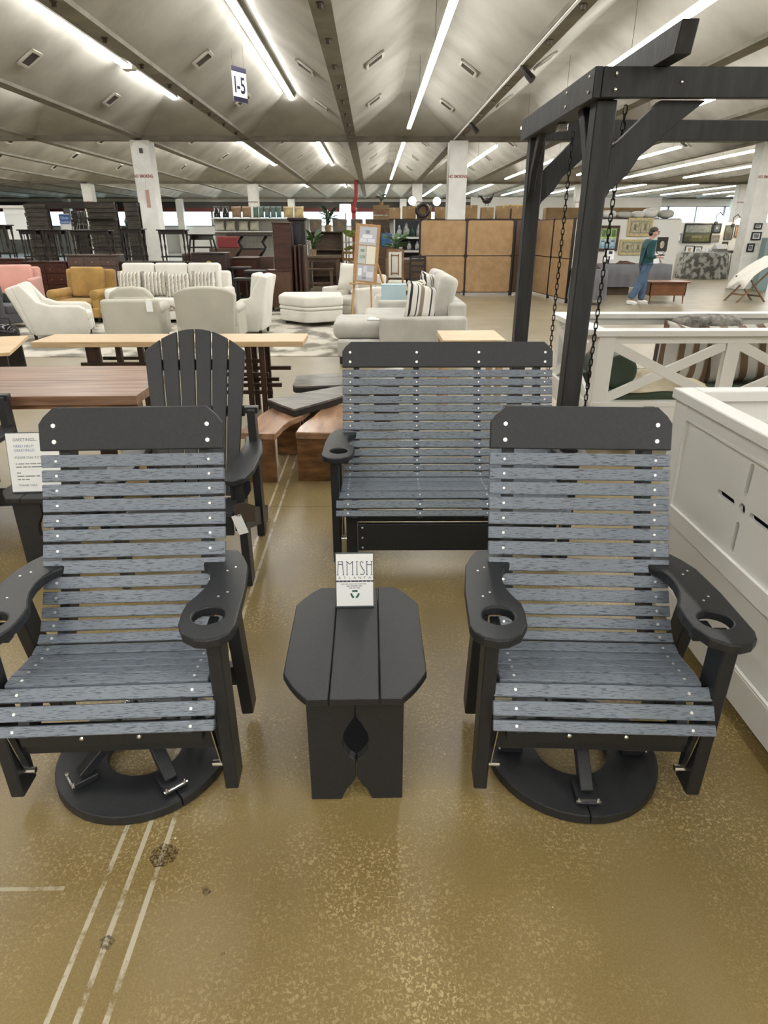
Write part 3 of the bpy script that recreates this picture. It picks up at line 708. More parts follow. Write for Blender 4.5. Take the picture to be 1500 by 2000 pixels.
def blanket(name, label, loc, w, d, amp, m, z0=0.0, seed=1, cat='blanket'):
    rnd = random.Random(seed); n = 14; vs = []; fs = []
    ph = [rnd.uniform(0, 6) for _ in range(6)]
    for j in range(n+1):
        for i in range(n+1):
            u, v = i/n, j/n; z = amp*(1.2+math.sin(u*9+ph[0]+v*3)*.5+math.sin(v*11+ph[1]+u*4)*.4+math.sin((u+v)*17+ph[2])*.25)
            edge_ = min(u, 1-u, v, 1-v); z *= min(1, edge_*5+.15)
            vs.append((w*(u-.5)+.03*math.sin(v*8+ph[3]), d*(v-.5)+.03*math.sin(u*9+ph[4]), z0+z))
    for j in range(n):
        for i in range(n): q = j*(n+1)+i; fs.append((q, q+1, q+n+2, q+n+1))
    k = len(vs); vs2 = [(x, y, z0-.004) for x, y, z in vs]; fs2 = [tuple(k+i for i in f[::-1]) for f in fs]
    rim = [i for i in range(n)] + [n+(n+1)*j for j in range(n)] + [(n+1)*n+n-i for i in range(n)] + [(n+1)*(n-j) for j in range(n)]
    sid = [(rim[i], k+rim[i], k+rim[(i+1) % len(rim)], rim[(i+1) % len(rim)]) for i in range(len(rim))]
    o = MB().add(vs+vs2, fs+fs2+sid).build(name, m, None, smooth=True, loc=loc); return tag(o, label, cat)
blanket('throw_blanket', 'crumpled cream throw lying on the green daybed mattress', (2.42, 5.28, .505), .72, .50, .055, CREAM, seed=3)
FUR = mat('grey_fur', (0.10, 0.095, 0.085), .9, col2=(.32, .30, .27), vscale=18, bump=.6, bscale=40)
o = MB().ball((0,0,0), .2, 16, 10, (1.6, .7, .42), .8).build('fur_cushion', FUR, None, smooth=True, loc=(3.02, 5.86, .93)); tag(o, 'grey fur cushion showing above the daybed rail', 'cushion')
box_l = soft('seat_cushion_stack', mat('brown_velvet', (.05, .035, .022), .8), None, 2.62, 3.62, 5.62, 5.98, .505, .86, .05); tag(box_l, 'dark brown back cushion along the far side of the daybed', 'cushion')

# ---- pergola swing frame
PERG = mat('charcoal_stain', (0.020, 0.021, 0.022), .55, var=.35, vscale=5, stretch=(3, 3, .6), bump=.25, bscale=18)
def pergola():
    t = T('swing_pergola', 'charcoal timber pergola swing frame with curved braces', 'pergola', (0, 0, 0))
    # two uprights of the left end, beams above
    xL, y0, y1, zB, zT = 1.215, 4.05, 5.60, 2.345, 2.485
    ps = .115
    for y in (y0, y1): box('post', PERG, t, xL, xL+ps, y-ps/2, y+ps/2, 0, zB, .006)
    box('side_beam', PERG, t, xL-.045, xL-.001, y0-.115, y1+.12, zB-.003, zT, .004)
    for y, nm in ((y0-.09, 'front_beam'), (y1+.09, 'back_beam')): box(nm, PERG, t, xL, 4.6, y-.025, y+.025, zB, zT, .004)
    box('top_plate', PERG, t, xL, xL+.10, y0-.06, y1+.06, zB+.001, zB+.04, .004)
    MB().prism([(3.70, zT), (3.66, zT+.135), (5.85, zT+.135), (5.85, zT)], -.042, .042, Matrix(((0,0,1,1.52),(1,0,0,0),(0,1,0,0),(0,0,0,1)))).build('rafter', PERG, t, bev=.004)
    # curved knee braces, front plane and back plane, and along the side beam
    def brace(p, M, nm='knee_brace', th=.03):
        u0, u1, l0, l1, cv_ = p            # where its upper and lower edges meet post and beam
        pl = [(l1, 0)]
        for i in range(1, 12):
            u = i/12; k_ = cv_*math.sin(math.pi*u)-.010*math.sin(6*math.pi*u)*(u > .5)
            pl.append((l1*(1-u)-k_*.7, -l0*u+k_*.7))
        pl += [(0, -l0), (0, -u0), (u1, 0)]
        MB().prism(pl, -th, th, M).build(nm, PERG, t, bev=.004)
    def MXZ(x, y, z): return Matrix(((1,0,0,x),(0,0,1,y),(0,1,0,z),(0,0,0,1)))
    def MYZ(x, y, z, s=1): return Matrix(((0,0,1,x),(s,0,0,y),(0,1,0,z),(0,0,0,1)))
    brace((.23, .24, .49, .49, .03), MXZ(xL+ps-.005, y0-.02, zB)); brace((.23, .24, .49, .49, .03), MXZ(xL+ps-.005, y1+.02, zB))
    brace((.25, .16, .48, .27, .035), MYZ(xL+.03, y0+ps/2-.005, zB), th=.022); brace((.25, .16, .48, .27, .035), MYZ(xL+.03, y1-ps/2+.005, zB, -1), th=.022)
    b_ = MB()
    for z in (zT-.035, zT-.105): b_.ball((xL+.07, y0-.118, z), .011, 8, 5); b_.ball((xL-.048, y0-.04, z), .010, 8, 5); b_.ball((xL-.048, y0+.40, z), .008, 8, 5)
    b_.ball((xL+.42, y0-.118, zT-.07), .008, 8, 5)
    b_.build('bolts', STEEL, t)['kind'] = 'stuff'
    box('bracket_plate', STEEL, t, xL+.01, xL+.07, 4.78, 4.86, zB-.045, zB-.005, .003)
    for y in (y0, y1): box('post', PERG, t, 4.45, 4.575, y-ps/2, y+ps/2, 0, zB)
pergola()
IRON = mat('black_chain', (0.015, 0.014, 0.013), .45, metal=.7)
lk = MB(); n_ = 12; pts = []
for i in range(n_):
    a_ = 2*math.pi*i/n_; pts.append((.011*math.cos(a_), 0, .014*(1 if math.sin(a_) > 0 else -1)*(abs(math.sin(a_)) > .01)+.011*math.sin(a_)))
# closed oval link
vs = []; fs = []; q = 5
for i, p in enumerate(pts):
    nx = Vector(pts[(i+1) % n_])-Vector(pts[i-1]); nx.normalize(); s_ = nx.cross(Vector((0,1,0)))
    for j in range(q):
        a_ = 2*math.pi*j/q; vs.append(Vector(p)+s_*math.cos(a_)*.0038+Vector((0,1,0))*math.sin(a_)*.0038)
for i in range(n_):
    for j in range(q):
        fs.append((i*q+j, i*q+(j+1) % q, ((i+1) % n_)*q+(j+1) % q, ((i+1) % n_)*q+j))
lme = mesh_only(MB().add(vs, fs), 'chain_link', IRON)
for p0, p1, lab in (((1.475, 4.28, 2.36), (1.475, 4.30, .50), 'black steel chain hanging just behind the near pergola post'), ((1.48, 5.35, 2.36), (1.48, 5.35, .50), 'black steel chain hanging between the two pergola posts')):
    p0 = Vector(p0); p1 = Vector(p1); L = (p1-p0).length; d = (p1-p0).normalized(); N_ = int(L/.0405)
    t = T('chain', lab, 'chain', p0, group='chains holding the swing daybed')
    t.rotation_euler = d.to_track_quat('Z', 'Y').to_euler()
    for i in range(N_): obj('chain_link', lme, None, t, loc=(0, 0, .02+i*.0405), rot=(0, 0, R(90*(i % 2))))
# ================================================================== wooden tables in the aisle behind
OAK = mat('pale_oak', (0.52, 0.36, 0.19), .38, col2=(.66, .49, .30), vscale=3, stretch=(1, 12, 12), lo=.3, hi=.7, detail=6)
WALNUT = mat('walnut_slab', (0.17, 0.085, 0.048), .30, col2=(.40, .25, .165), vscale=2.2, stretch=(.8, 9, 9), lo=.3, hi=.72, detail=7)
WALNUTD = mat('dark_walnut', (0.035, 0.016, 0.009), .35, var=.4, vscale=6, stretch=(6, 6, .8))
LIVE = mat('live_edge_bark', (0.075, 0.032, 0.012), .4, col2=(.36, .18, .075), vscale=3.5, stretch=(1.5, 1.5, 5), lo=.3, hi=.75, detail=6)
LIVETOP = mat('live_edge_top', (0.21, 0.115, 0.07), .22, col2=(.46, .27, .15), vscale=2.4, stretch=(5, 1.0, 5), lo=.3, hi=.7, detail=6)
GREYSLAB = mat('grey_slab', (0.075, 0.068, 0.06), .35, col2=(.20, .185, .165), vscale=3, stretch=(1.2, 6, 6), detail=6)
BARKD = mat('black_bark', (0.018, 0.014, 0.011), .7, var=.4, vscale=15)
def wavy(x0, x1, y, amp, n, seed, rev=False):
    r = random.Random(seed); ph = r.uniform(0, 6); pts = []
    for i in range(n+1):
        u = i/n; pts.append((x0+(x1-x0)*u, y+amp*(math.sin(u*7+ph)+.5*math.sin(u*17+ph*2))))
    return pts[::-1] if rev else pts
# console table with sculptural bars
t = T('console_table', 'long pale oak console table on dark crossed bar legs', 'table', (0, 0, 0))
box('table_top', OAK, t, -3.20, -.66, 6.06, 6.56, .70, .75, .004)
for x in (-1.20, -1.07): 
    for y in (6.14, 6.46): box('leg', WALNUTD, t, x-.025, x+.025, y-.025, y+.025, 0, .70)
for (xa, xb, y, z) in ((-1.42, -1.06, 6.20, .545), (-1.35, -.84, 6.44, .43), (-1.45, -1.03, 6.20, .415), (-1.45, -.96, 6.40, .325), (-1.50, -.91, 6.22, .305), (-1.50, -1.00, 6.20, .24)): box('cross_bar', WALNUTD, t, xa, xb, y-.02, y+.02, z-.018, z+.018)
box('leg_board', WALNUTD, t, -2.75, -2.62, 6.16, 6.20, .0, .70)
for x in (-2.45, -2.24, -2.17): box('leg', WALNUTD, t, x-.025, x+.025, 6.18, 6.23, .0 if x > -2.3 else .53, .70)
box('cross_bar', WALNUTD, t, -2.80, -1.4, 6.12, 6.16, .515, .545); box('cross_bar', WALNUTD, t, -2.70, -2.15, 6.40, 6.44, .52, .55)
# walnut live edge dining table
t = T('live_edge_table', 'long walnut dining table with wavy live edge', 'table', (0, 0, 0))
for i, (ya, yb) in enumerate(((3.93, 4.40), (4.404, 4.90))):
    pl = wavy(-3.55, -1.50, 3.93, .012, 24, 4) + [(-1.50, yb), (-3.55, yb)] if i == 0 else [(-3.55, ya), (-1.50, ya)] + wavy(-3.55, -1.50, 4.90, .012, 24, 9, True)
    MB().prism(pl, .69, .75).build('plank', WALNUT, t, bev=.003)
MB().prism(wavy(-3.55, -1.505, 3.945, .012, 24, 4) + wavy(-3.55, -1.505, 4.02, .01, 24, 4, True), .665, .689).build('live_edge', LIVE, t)
for x in (-3.25, -1.80):
    for y in (4.10, 4.70): box('leg', WALNUTD, t, x-.045, x+.045, y-.03, y+.03, 0, .665)
    box('foot_rail', WALNUTD, t, x-.03, x+.03, 4.13, 4.67, .1, .18)
tag(box('oak_plank', OAK, None, -1.72, -1.30, 4.10, 4.24, .0, .56, .004), 'tan oak plank standing under the walnut table end', 'plank')
# live edge benches
def slab_bench(label, pl, leg, z):
    t = T('live_edge_bench', label, 'bench', (0, 0, 0), group='live edge benches')
    MB().prism(pl, z-.05, z).build('seat_slab', LIVETOP, t, bev=.008, seg=2)
    for i, (x0, x1, y, sk) in enumerate(leg):
        MB().add([(x0, y, 0), (x1, y+sk, 0), (x1, y+sk+.05, 0), (x0, y+.05, 0), (x0, y, z-.05), (x1, y+sk, z-.05), (x1, y+sk+.05, z-.05), (x0, y+.05, z-.05)], ((3,2,1,0),(4,5,6,7),(0,1,5,4),(1,2,6,5),(2,3,7,6),(3,0,4,7))).build('leg_board', LIVE, t, bev=.004)
slab_bench('live edge wooden bench under the left end of the grey slab', [(-.97,4.37),(-.85,4.345),(-.71,4.33),(-.69,4.42),(-.675,4.55),(-.64,4.68),(-.56,4.82),(-.52,5.0),(-.56,5.15),(-.80,5.15),(-.86,4.98),(-.90,4.82),(-.93,4.62),(-.955,4.48)], ((-.93,-.72,4.36,-.01),(-.80,-.60,4.98,.0)), .38)
slab_bench('live edge wooden bench half hidden by the glider loveseat', [(-.565,4.36),(-.40,4.345),(-.23,4.34),(-.17,4.42),(-.12,4.60),(-.10,4.85),(-.12,5.15),(-.40,5.15),(-.44,4.95),(-.47,4.80),(-.525,4.62),(-.555,4.48)], ((-.56,-.30,4.37,-.005),(-.38,-.16,4.98,.0)), .38)
def slab_table(label, pl, z, legs):
    t = T('slab_table', label, 'table', (0, 0, 0), group='grey slab coffee tables')
    MB().prism(pl, z-.015, z).build('top', GREYSLAB, t); MB().prism(pl, z-.06, z-.0155).build('bark_edge', BARKD, t)
    for (x0, x1, y0, y1) in legs: box('leg_board', WALNUTD, t, x0, x1, y0, y1, 0, z-.06)
slab_table('dark grey wooden slab table resting over the live edge benches', [(-.87,5.08),(-.72,4.88),(-.613,4.753),(-.44,4.95),(-.262,5.17),(.20,5.72),(.20,6.02),(-.05,5.95),(-.28,5.56),(-.60,5.30)], .445, ((-.79,-.62,5.32,5.38),(0,.15,5.72,5.78)))
slab_table('second dark grey slab table further behind the benches', [(-.73,5.66),(-.70,5.60),(-.60,5.60),(-.28,5.66),(.02,6.06),(.30,6.2),(.30,6.5),(-.2,6.2),(-.74,6.06)], .43, ((-.66,-.5,5.72,5.77),(-.66,-.5,5.93,5.98),(.1,.25,6.15,6.2)))
t = T('butcher_block_table', 'blond butcher block table between loveseat and grey sofa', 'table', (.96, 6.42, 0))
box('table_top', mat('butcher_block', (.62, .46, .27), .35, col2=(.74, .58, .37), vscale=5, stretch=(1, 5, 5)), t, -.30, .30, -.32, .33, .70, .75, .004)
for sx_ in (-1, 1):
    for sy_ in (-1, 1): box('leg', OAK, t, sx_*.26-.03, sx_*.26+.03, sy_*.27-.03, sy_*.27+.03, 0, .70)
t = T('plank_bench', 'pale plank bench cut off by the left edge', 'bench', (-4.55, 7.85, 0), 18)
box('seat_plank', OAK, t, -.25, .25, -.70, .62, .41, .45, .004)
for y in (-.5, .45): box('leg', BARKD, t, -.18, .18, y-.03, y+.03, 0, .41)

# ================================================================== lounge furniture
def fabric(name, c, bump=.35, bs=90, var=.06): return mat(name, c, .9, var=var, vscale=3, bump=bump, bscale=bs, sheen=.2)
IVORY = fabric('ivory_boucle', (.66, .64, .58)); OATM = fabric('oatmeal_linen', (.44, .42, .35)); GREYF = fabric('grey_tweed', (.46, .45, .41), var=.12)
MUST = fabric('mustard_velvet', (.36, .215, .06), var=.2); PINK = fabric('pink_linen', (.60, .32, .27)); CHAR = fabric('charcoal_fabric', (.05, .05, .055))
FOOT = mat('dark_foot', (.02, .012, .008), .4)
def armchair(name, label, loc, rz, m, W=.85, D=.85, seat=.43, arm=.60, back=.90, aw=.13, bt=.2, roll=False, pillow=None, cat='chair', arch=0.0, slope=0.0, tilt=8, feet=True):
    # front faces -Y
    t = T(name, label, cat, loc, rz)
    soft('base', m, t, -W/2+.02, W/2-.02, -D/2+.02, D/2-.03, .10, seat-.14, .03)
    soft('seat_cushion', m, t, -W/2+aw, W/2-aw, -D/2, D/2-bt, seat-.15, seat, .05)
    for s in (-1, 1):
        x0, x1 = sorted((s*W/2, s*(W/2-aw)))
        if roll:
            soft('arm', m, t, x0, x1, -D/2+.05, D/2-.05, .10, arm-.06, .03)
            MB().tube([(s*(W/2-aw/2), -D/2+.04, arm-.07), (s*(W/2-aw/2), -D/2+.06, arm-.07), (s*(W/2-aw/2), D/2-.10, arm-.07), (s*(W/2-aw/2), D/2-.06, arm-.07)], [aw*.48, aw*.62, aw*.62, aw*.5], 14).build('arm_roll', m, t, smooth=True)
        elif slope:
            pr = [(-D/2, .08), (D/2-.1, .08), (D/2+.12, back-.04), (D/2-.02, back), (D/2-.22, arm+.07), (D/2-.40, arm), (-D/2+.10, arm-.015), (-D/2+.01, arm-.07)]
            MB().prism(pr, x0, x1, Matrix(((0,0,1,0),(1,0,0,0),(0,1,0,0),(0,0,0,1)))).build('arm', m, t, bev=.03, seg=3, smooth=True)
        else: soft('arm', m, t, x0, x1, -D/2+.02, D/2-.02, .10, arm, .045)
    Mt = Matrix.Translation((0, D/2-bt*.55, .12)) @ Matrix.Rotation(R(-tilt), 4, 'X')
    if arch:
        w = W/2-.015; H = back-.12; pl = [(-w+.06, 0), (w-.06, 0), (w, H-arch)]+[(w*math.cos(math.pi*i/14), H-arch+arch*math.sin(math.pi*i/14)) for i in range(1, 14)]+[(-w, H-arch)]
        MB().prism(pl, -bt*.42, bt*.42, Mt @ Matrix.Rotation(R(90), 4, 'X')).build('backrest', m, t, bev=.03, seg=3, smooth=True)
    else: MB().box(-W/2+.01, W/2-.01, -bt*.4, bt*.4, 0, back-.12, Mt).build('backrest', m, t, bev=.05, seg=4, smooth=True)
    if not arch: MB().box(-W/2+aw+.01, W/2-aw-.01, -bt*.4-.13, -bt*.4, seat-.13, back-.12+(.03 if not slope else .0), Mt).build('back_cushion', m, t, bev=.055, seg=4, smooth=True)
    if feet:
        for sx_ in (-1, 1):
            for sy_ in (-1, 1): MB().lathe([(.02, 0), (.03, .1)], (sx_*(W/2-.08), sy_*(D/2-.09), 0), 8).build('foot', FOOT, t)
    return t
armchair('ivory_armchair', 'white swoop arm lounge chair seen from its side', (-5.40, 11.40, 0), 105, IVORY, W=.80, D=.95, arm=.56, back=.90, slope=1, tilt=20)
t = armchair('grey_club_chair', 'grey green rounded back armchair facing away with hanging tag', (-3.92, 10.95, 0), 186, OATM, W=.92, D=.85, arm=.60, back=.70, aw=.15, roll=True, tilt=3)
MB().prism([(-.30, 0), (.36, 0), (.39, .10), (.34, .22), (.22, .28), (.0, .295), (-.2, .27), (-.32, .15)], -.08, .08, Matrix.Translation((-.02, .16, .585)) @ Matrix.Rotation(R(90), 4, 'X')).build('round_back_cushion', OATM, t, bev=.05, seg=4, smooth=True)
tg = MB().prism([(-.05, -.10), (.05, -.10), (.05, .05), (.02, .08), (-.02, .08), (-.05, .05)], -.002, .002, Matrix.Rotation(R(90), 4, 'X')).build('price_tag', PAPER, None, loc=(-3.55, 10.50, .62)); tag(tg, 'white price tag hanging on the back of the grey armchair', 'tag')
armchair('arched_chair', 'grey green upholstered chair with broad arched back facing away', (-2.66, 10.85, 0), 180, OATM, W=1.00, D=.80, arm=.60, back=.90, aw=.12, roll=True, arch=.13, tilt=4)
t = armchair('wing_chair', 'pale ribbed wing chair beside the arched grey chair', (-2.20, 11.72, 0), 265, IVORY, W=.70, D=.66, arm=.58, back=1.02, aw=.10, slope=1, tilt=8)
armchair('mustard_armchair', 'mustard yellow velvet armchair facing the camera', (-5.90, 13.6, 0), -6, MUST, W=1.05, D=.9, arm=.60, back=.98, aw=.16, roll=True)
armchair('pink_armchair', 'pink upholstered armchair behind the white lounge chair', (-7.55, 14.1, 0), 14, PINK, W=1.0, D=.9, arm=.80, back=1.0, aw=.12)
armchair('charcoal_armchair', 'charcoal armchair at the left edge in front of the pink one', (-7.05, 12.6, 0), 70, CHAR, W=.8, D=.85, arm=.6, back=.95)
bg_ = T('tote_bag', 'glossy black bag on the floor beside the white lounge chair', 'bag', (-5.98, 10.65, 0))
MB().ball((0, 0, .16), .2, 14, 9, (1.0, .7, .8), .7).build('bag_body', mat('black_patent', (.01, .01, .012), .15), bg_, smooth=True)
MB().tube([(-.1, 0, .28), (-.09, 0, .40), (.09, 0, .40), (.1, 0, .28)], .012, 6).build('handle', MATS['black_patent'], bg_)
# white sofa
t = T('white_sofa', 'long white sofa with three back cushions', 'sofa', (-4.05, 13.45, 0), 0)
soft('base', IVORY, t, -1.16, 1.16, -.42, .42, .08, .32, .03)
for i in range(3): soft('seat_cushion', IVORY, t, -.98+i*.655, -.335+i*.655, -.46, .22, .32, .49, .05)
soft('backrest', IVORY, t, -1.14, 1.14, .22, .45, .30, .95, .06)
for i in range(3): MB().box(-.98+i*.655, -.335+i*.655, -.11, .11, 0, .62, Matrix.Translation((0, .13, .49)) @ Matrix.Rotation(R(-10), 4, 'X')).build('back_cushion', IVORY, t, bev=.06, seg=4, smooth=True)
for s in (-1, 1): soft('arm', IVORY, t, min(s*.99, s*1.20), max(s*.99, s*1.20), -.45, .40, .08, .66, .07)
for sx_ in (-1, 1):
    for sy_ in (-1, 1): box('foot', FOOT, t, sx_*1.08-.04, sx_*1.08+.04, sy_*.36-.04, sy_*.36+.04, 0, .08)
GWS = stripe_mat('grey_white_stripe', [(0, (.62, .59, .52)), (.35, (.24, .22, .19)), (.62, (.40, .37, .32))], 14, 0, noise=.05)
for i, x in enumerate((-.76, -.28, .20, .70)):
    o = MB().pillow(.50, .48, .16, 8).build('striped_pillow', GWS, None, smooth=True, weld=True, loc=(-4.05+x, 13.31-.06*(i in (2,)), .735 if i != 2 else .70), rot=(R(-14), 0, R((-3, 2, 4, -2)[i])))
    tag(o, ('leftmost grey striped pillow on the white sofa', 'second grey striped pillow from the left on the white sofa', 'third grey striped pillow from the left on the white sofa', 'rightmost grey striped pillow on the white sofa')[i], 'pillow', 'striped pillows on the white sofa')
blanket('folded_throw', 'brown patterned throw folded on the grey armchair seat', (-3.62, 11.45, .44), .35, .30, .05, mat('brown_pattern', (.10, .07, .05), .9, col2=(.40, .34, .27), vscale=20, lo=.45, hi=.55), seed=5)
# chaise and ottoman
t = T('chaise_ottoman', 'white pentagonal chaise ottoman with piped cushion', 'ottoman', (-1.22, 13.1, 0), 0)
pl = [(-.62, -.10), (-.60, .45), (.55, .5), (.62, -.30), (.05, -.62), (-.10, -.62)]
MB().prism(pl, .08, .30).build('base', IVORY, t, bev=.03, seg=3, smooth=True); MB().prism([(x*1.02, y*1.02) for x, y in pl], .30, .36).build('band', IVORY, t, bev=.025, seg=3, smooth=True)
MB().prism([(x*1.03, y*1.03) for x, y in pl], .36, .56).build('seat_cushion', IVORY, t, bev=.05, seg=4, smooth=True)
for x, y in ((-.5, -.05), (.5, -.2), (-.5, .38), (.45, .4)): MB().lathe([(.02, 0), (.035, .08)], (x, y, 0), 8).build('foot', FOOT, t)
armchair('white_club_chair', 'white club chair behind the chaise ottoman and easel', (-.42, 14.1, 0), -40, IVORY, W=1.0, D=.95, arm=.62, back=.86, aw=.17)
o = MB().pillow(.52, .56, .18, 8).build('fluffy_pillow', IVORY, None, smooth=True, weld=True, loc=(-.50, 13.98, .82), rot=(R(-16), 0, R(-30))); tag(o, 'white fluffy pillow on the white club chair', 'pillow')
armchair('cream_armchair', 'cream armchair with a pale blue throw over its back', (.42, 12.4, 0), 182, IVORY, W=.80, D=.8, arm=.56, back=.66)
BLUE = fabric('pale_blue_throw', (.42, .55, .60))
th = MB().box(-.27, .27, -.135, -.115, .42, .80).box(-.27, .27, -.135, .10, .80, .82).box(-.27, .27, .08, .10, .55, .82).build('blue_throw', BLUE, None, loc=(.42, 12.07, 0), bev=.008); tag(th, 'pale blue throw draped over the cream armchair back', 'blanket')
# grey sofa with chaise
t = T('grey_chaise_sofa', 'light grey tweed chaise sofa behind the glider loveseat', 'sofa', (0, 8.8, 0))
soft('base', GREYF, t, -.50, 1.22, .03, 2.3, .10, .32, .03)
soft('chaise_cushion', GREYF, t, -.56, .95, .16, 1.05, .32, .56, .09); soft('seat_cushion', GREYF, t, -.15, .95, 1.07, 2.1, .32, .54, .07)
soft('near_arm', GREYF, t, .08, 1.27, -.04, .15, .10, .635, .045); soft('far_arm', GREYF, t, .08, 1.27, 2.12, 2.32, .10, .635, .045)
soft('backrest', GREYF, t, 1.02, 1.27, .10, 2.2, .32, .80, .05)
for y in (.18, 1.15): MB().box(-.13, .13, 0, .93, 0, .60, Matrix.Translation((.90, y, .55)) @ Matrix.Rotation(R(14), 4, 'Y')).build('back_cushion', GREYF, t, bev=.08, seg=4, smooth=True)
for x, y in ((-.42, .12), (1.15, .08), (-.42, 2.2), (1.15, 2.2)): box('foot', FOOT, t, x-.05, x+.05, y-.05, y+.05, 0, .10)
IKAT = mat('black_cream_ikat', (.03, .028, .03), .9, col2=(.60, .57, .48), vscale=17, lo=.44, hi=.52, detail=2)
BWST = stripe_mat('black_taupe_white_stripe', [(0, (.66, .64, .58)), (.22, (.02, .02, .03)), (.30, (.62, .60, .55)), (.52, (.03, .03, .04)), (.58, (.66, .64, .58)), (.68, (.22, .19, .15)), (.88, (.66, .64, .58))], 3.4, 0)
for (nm, m_, w, loc, rot, lab) in (('ikat_pillow', IKAT, .56, (.62, 9.25, .83), (-8, 0, 62), 'black and cream ikat pillow on the grey sofa'), ('bold_striped_pillow', BWST, .54, (.68, 9.03, .79), (-14, 14, 22), 'bold black and taupe striped pillow nearest on the grey sofa'), ('bold_striped_pillow', BWST, .50, (.84, 9.72, .90), (-12, 10, 60), 'striped pillow tucked behind the ikat pillow')):
    o = MB().pillow(w, .50, .17, 9).build(nm, m_, None, smooth=True, weld=True, loc=loc, rot=tuple(R(a_) for a_ in rot)); tag(o, lab, 'pillow')
bk = T('magazine', 'white magazine lying on the grey chaise', 'magazine', (.10, 9.16, .565), -8)
box('pages', PAPER, bk, -.17, .17, -.13, .13, 0, .012); box('cover_picture', mat('plum_print', (.30, .12, .14), .4), bk, -.07, .03, .02, .09, .012, .0128); box('cover_picture', INKGREY, bk, .05, .10, .02, .08, .012, .0128); box('cover_text', INKGREY, bk, -.11, .10, -.06, -.04, .012, .0128)
# rug
rugm = mat('distressed_rug', (.17, .155, .125), .95, col2=(.52, .49, .42), vscale=1.6, stretch=(1.3, 1, 1), lo=.42, hi=.56, detail=8, bump=.3, bscale=120)
o = box('rug', rugm, None, -7.6, -.10, 9.45, 15.0, .0, .008); tag(o, 'large distressed grey and ivory rug under the lounge chairs', 'rug')
# easel with poster board
EASL = mat('easel_wood', (.44, .25, .10), .5, var=.2, vscale=4, stretch=(6, 6, 1)); CORK = mat('cork_board', (.36, .215, .10), .7, var=.15, vscale=30)
t = T('easel', 'wooden easel holding a tall tan board of furniture pictures', 'easel', (-.17, 13.05, 0), -3)
ln = Matrix.Rotation(R(-7), 4, 'X')
for x0, x1 in ((-.28, -.10), (.14, .10)): MB().bar((x0, -.02, 0.0), (x1, .22, 1.80), .035, .03).build('leg', EASL, t)
MB().bar((.55, .95, 0), (.05, .24, 1.7), .03, .03).build('rear_leg', EASL, t); MB().box(-.30, .32, -.06, .05, .735, .765, ln).build('ledge', EASL, t)
b = MB().prism([(-.235, 0), (.235, 0), (.235, 1.05), (-.235, 1.05)], 0, .02, Matrix.Translation((0, .045, .77)) @ Matrix.Rotation(R(4.5), 4, 'Y') @ Matrix.Rotation(R(83), 4, 'X')).build('display_board', CORK, t)
Mb = Matrix.Translation((0, .045, .77)) @ Matrix.Rotation(R(4.5), 4, 'Y') @ Matrix.Rotation(R(83), 4, 'X')
def pic(nm, col, x0, x1, y0, y1, lift=.022): return MB().prism([(x0, y0), (x1, y0), (x1, y1), (x0, y1)], lift-.0025, lift, Mb).build(nm, mat('print_%02d%02d%02d' % tuple(int(c*99) for c in col), col, .5), b)
pic('photo_print', (.42, .43, .47), -.16, .17, .68, 1.0); pic('photo_print', (.45, .49, .46), -.16, -.01, .34, .66); pic('photo_print', (.68, .64, .54), .0, .17, .34, .66); pic('photo_print', (.40, .42, .47), -.16, .17, .03, .32)
for (c_, x0, x1, y0, y1) in (((.62, .63, .70), -.14, -.01, .73, .79), ((.62, .63, .70), .01, .14, .73, .79), ((.66, .68, .70), -.10, .09, .80, .86), ((.22, .22, .30), -.04, .04, .88, .94), ((.2, .28, .22), -.12, -.04, .55, .60), ((.3, .36, .28), -.13, -.05, .43, .49), ((.24, .26, .24), -.03-.03, -.02, .44, .49), ((.72, .74, .78), -.14, -.07, .12, .26), ((.60, .60, .66), .02, .15, .10, .20), ((.25, .25, .28), -.06, .02, .06, .10), ((.55, .56, .60), -.04, .03, .18, .30)): pic('print_detail', c_, x0, x1, y0, y1, .0235)
# ================================================================== dark wooden furniture, left middle distance
MAHO = mat('mahogany', (.050, .018, .011), .32, var=.35, vscale=4, stretch=(1, 6, 6), rnd=True); MAHOD = mat('dark_mahogany', (.022, .010, .008), .35, var=.3, vscale=5)
ESPR = mat('espresso_wood', (.012, .008, .007), .4); GREYW = mat('grey_brown_wood', (.095, .065, .055), .35, var=.25, vscale=4, stretch=(1, 6, 6))
BRASS = mat('brass', (.55, .40, .15), .3, metal=1.0)
def dresser(label, x0, x1, y, d, h, m, rows, cat='dresser'):
    t = T('dresser', label, cat, ((x0+x1)/2, y, 0), group='wooden dressers behind the lounge'); w = x1-x0
    box('carcass', m, t, -w/2, w/2, 0, d, .06, h-.03, .004); box('top', m, t, -w/2-.02, w/2+.02, -.025, d, h-.03, h, .006); box('plinth', m, t, -w/2+.02, w/2-.02, .02, d, 0, .06)
    z = h-.07
    for n_, hh in rows:
        for i in range(n_):
            xa = -w/2+.03+i*(w-.06)/n_; xb = xa+(w-.06)/n_-.015
            dr = box('drawer', m, t, xa, xb, -.018, 0, z-hh+.012, z, .004)
            for s_ in ((-.25, .25) if n_ < 3 else (0,)):
                MB().ball(((xa+xb)/2+s_*(xb-xa), -.028, z-hh/2), .014, 8, 5).build('knob', BRASS, dr)
        z -= hh
    return t
R4 = ((3, .18), (2, .22), (2, .24), (2, .26))
dresser('grey brown dresser of many drawers behind the mustard armchair', -6.95, -5.80, 15.5, .5, 1.20, GREYW, R4)
dresser('reddish mahogany dresser left of the grey brown dresser', -7.95, -6.99, 15.5, .5, 1.06, MAHO, ((2, .2), (2, .24), (2, .24)))
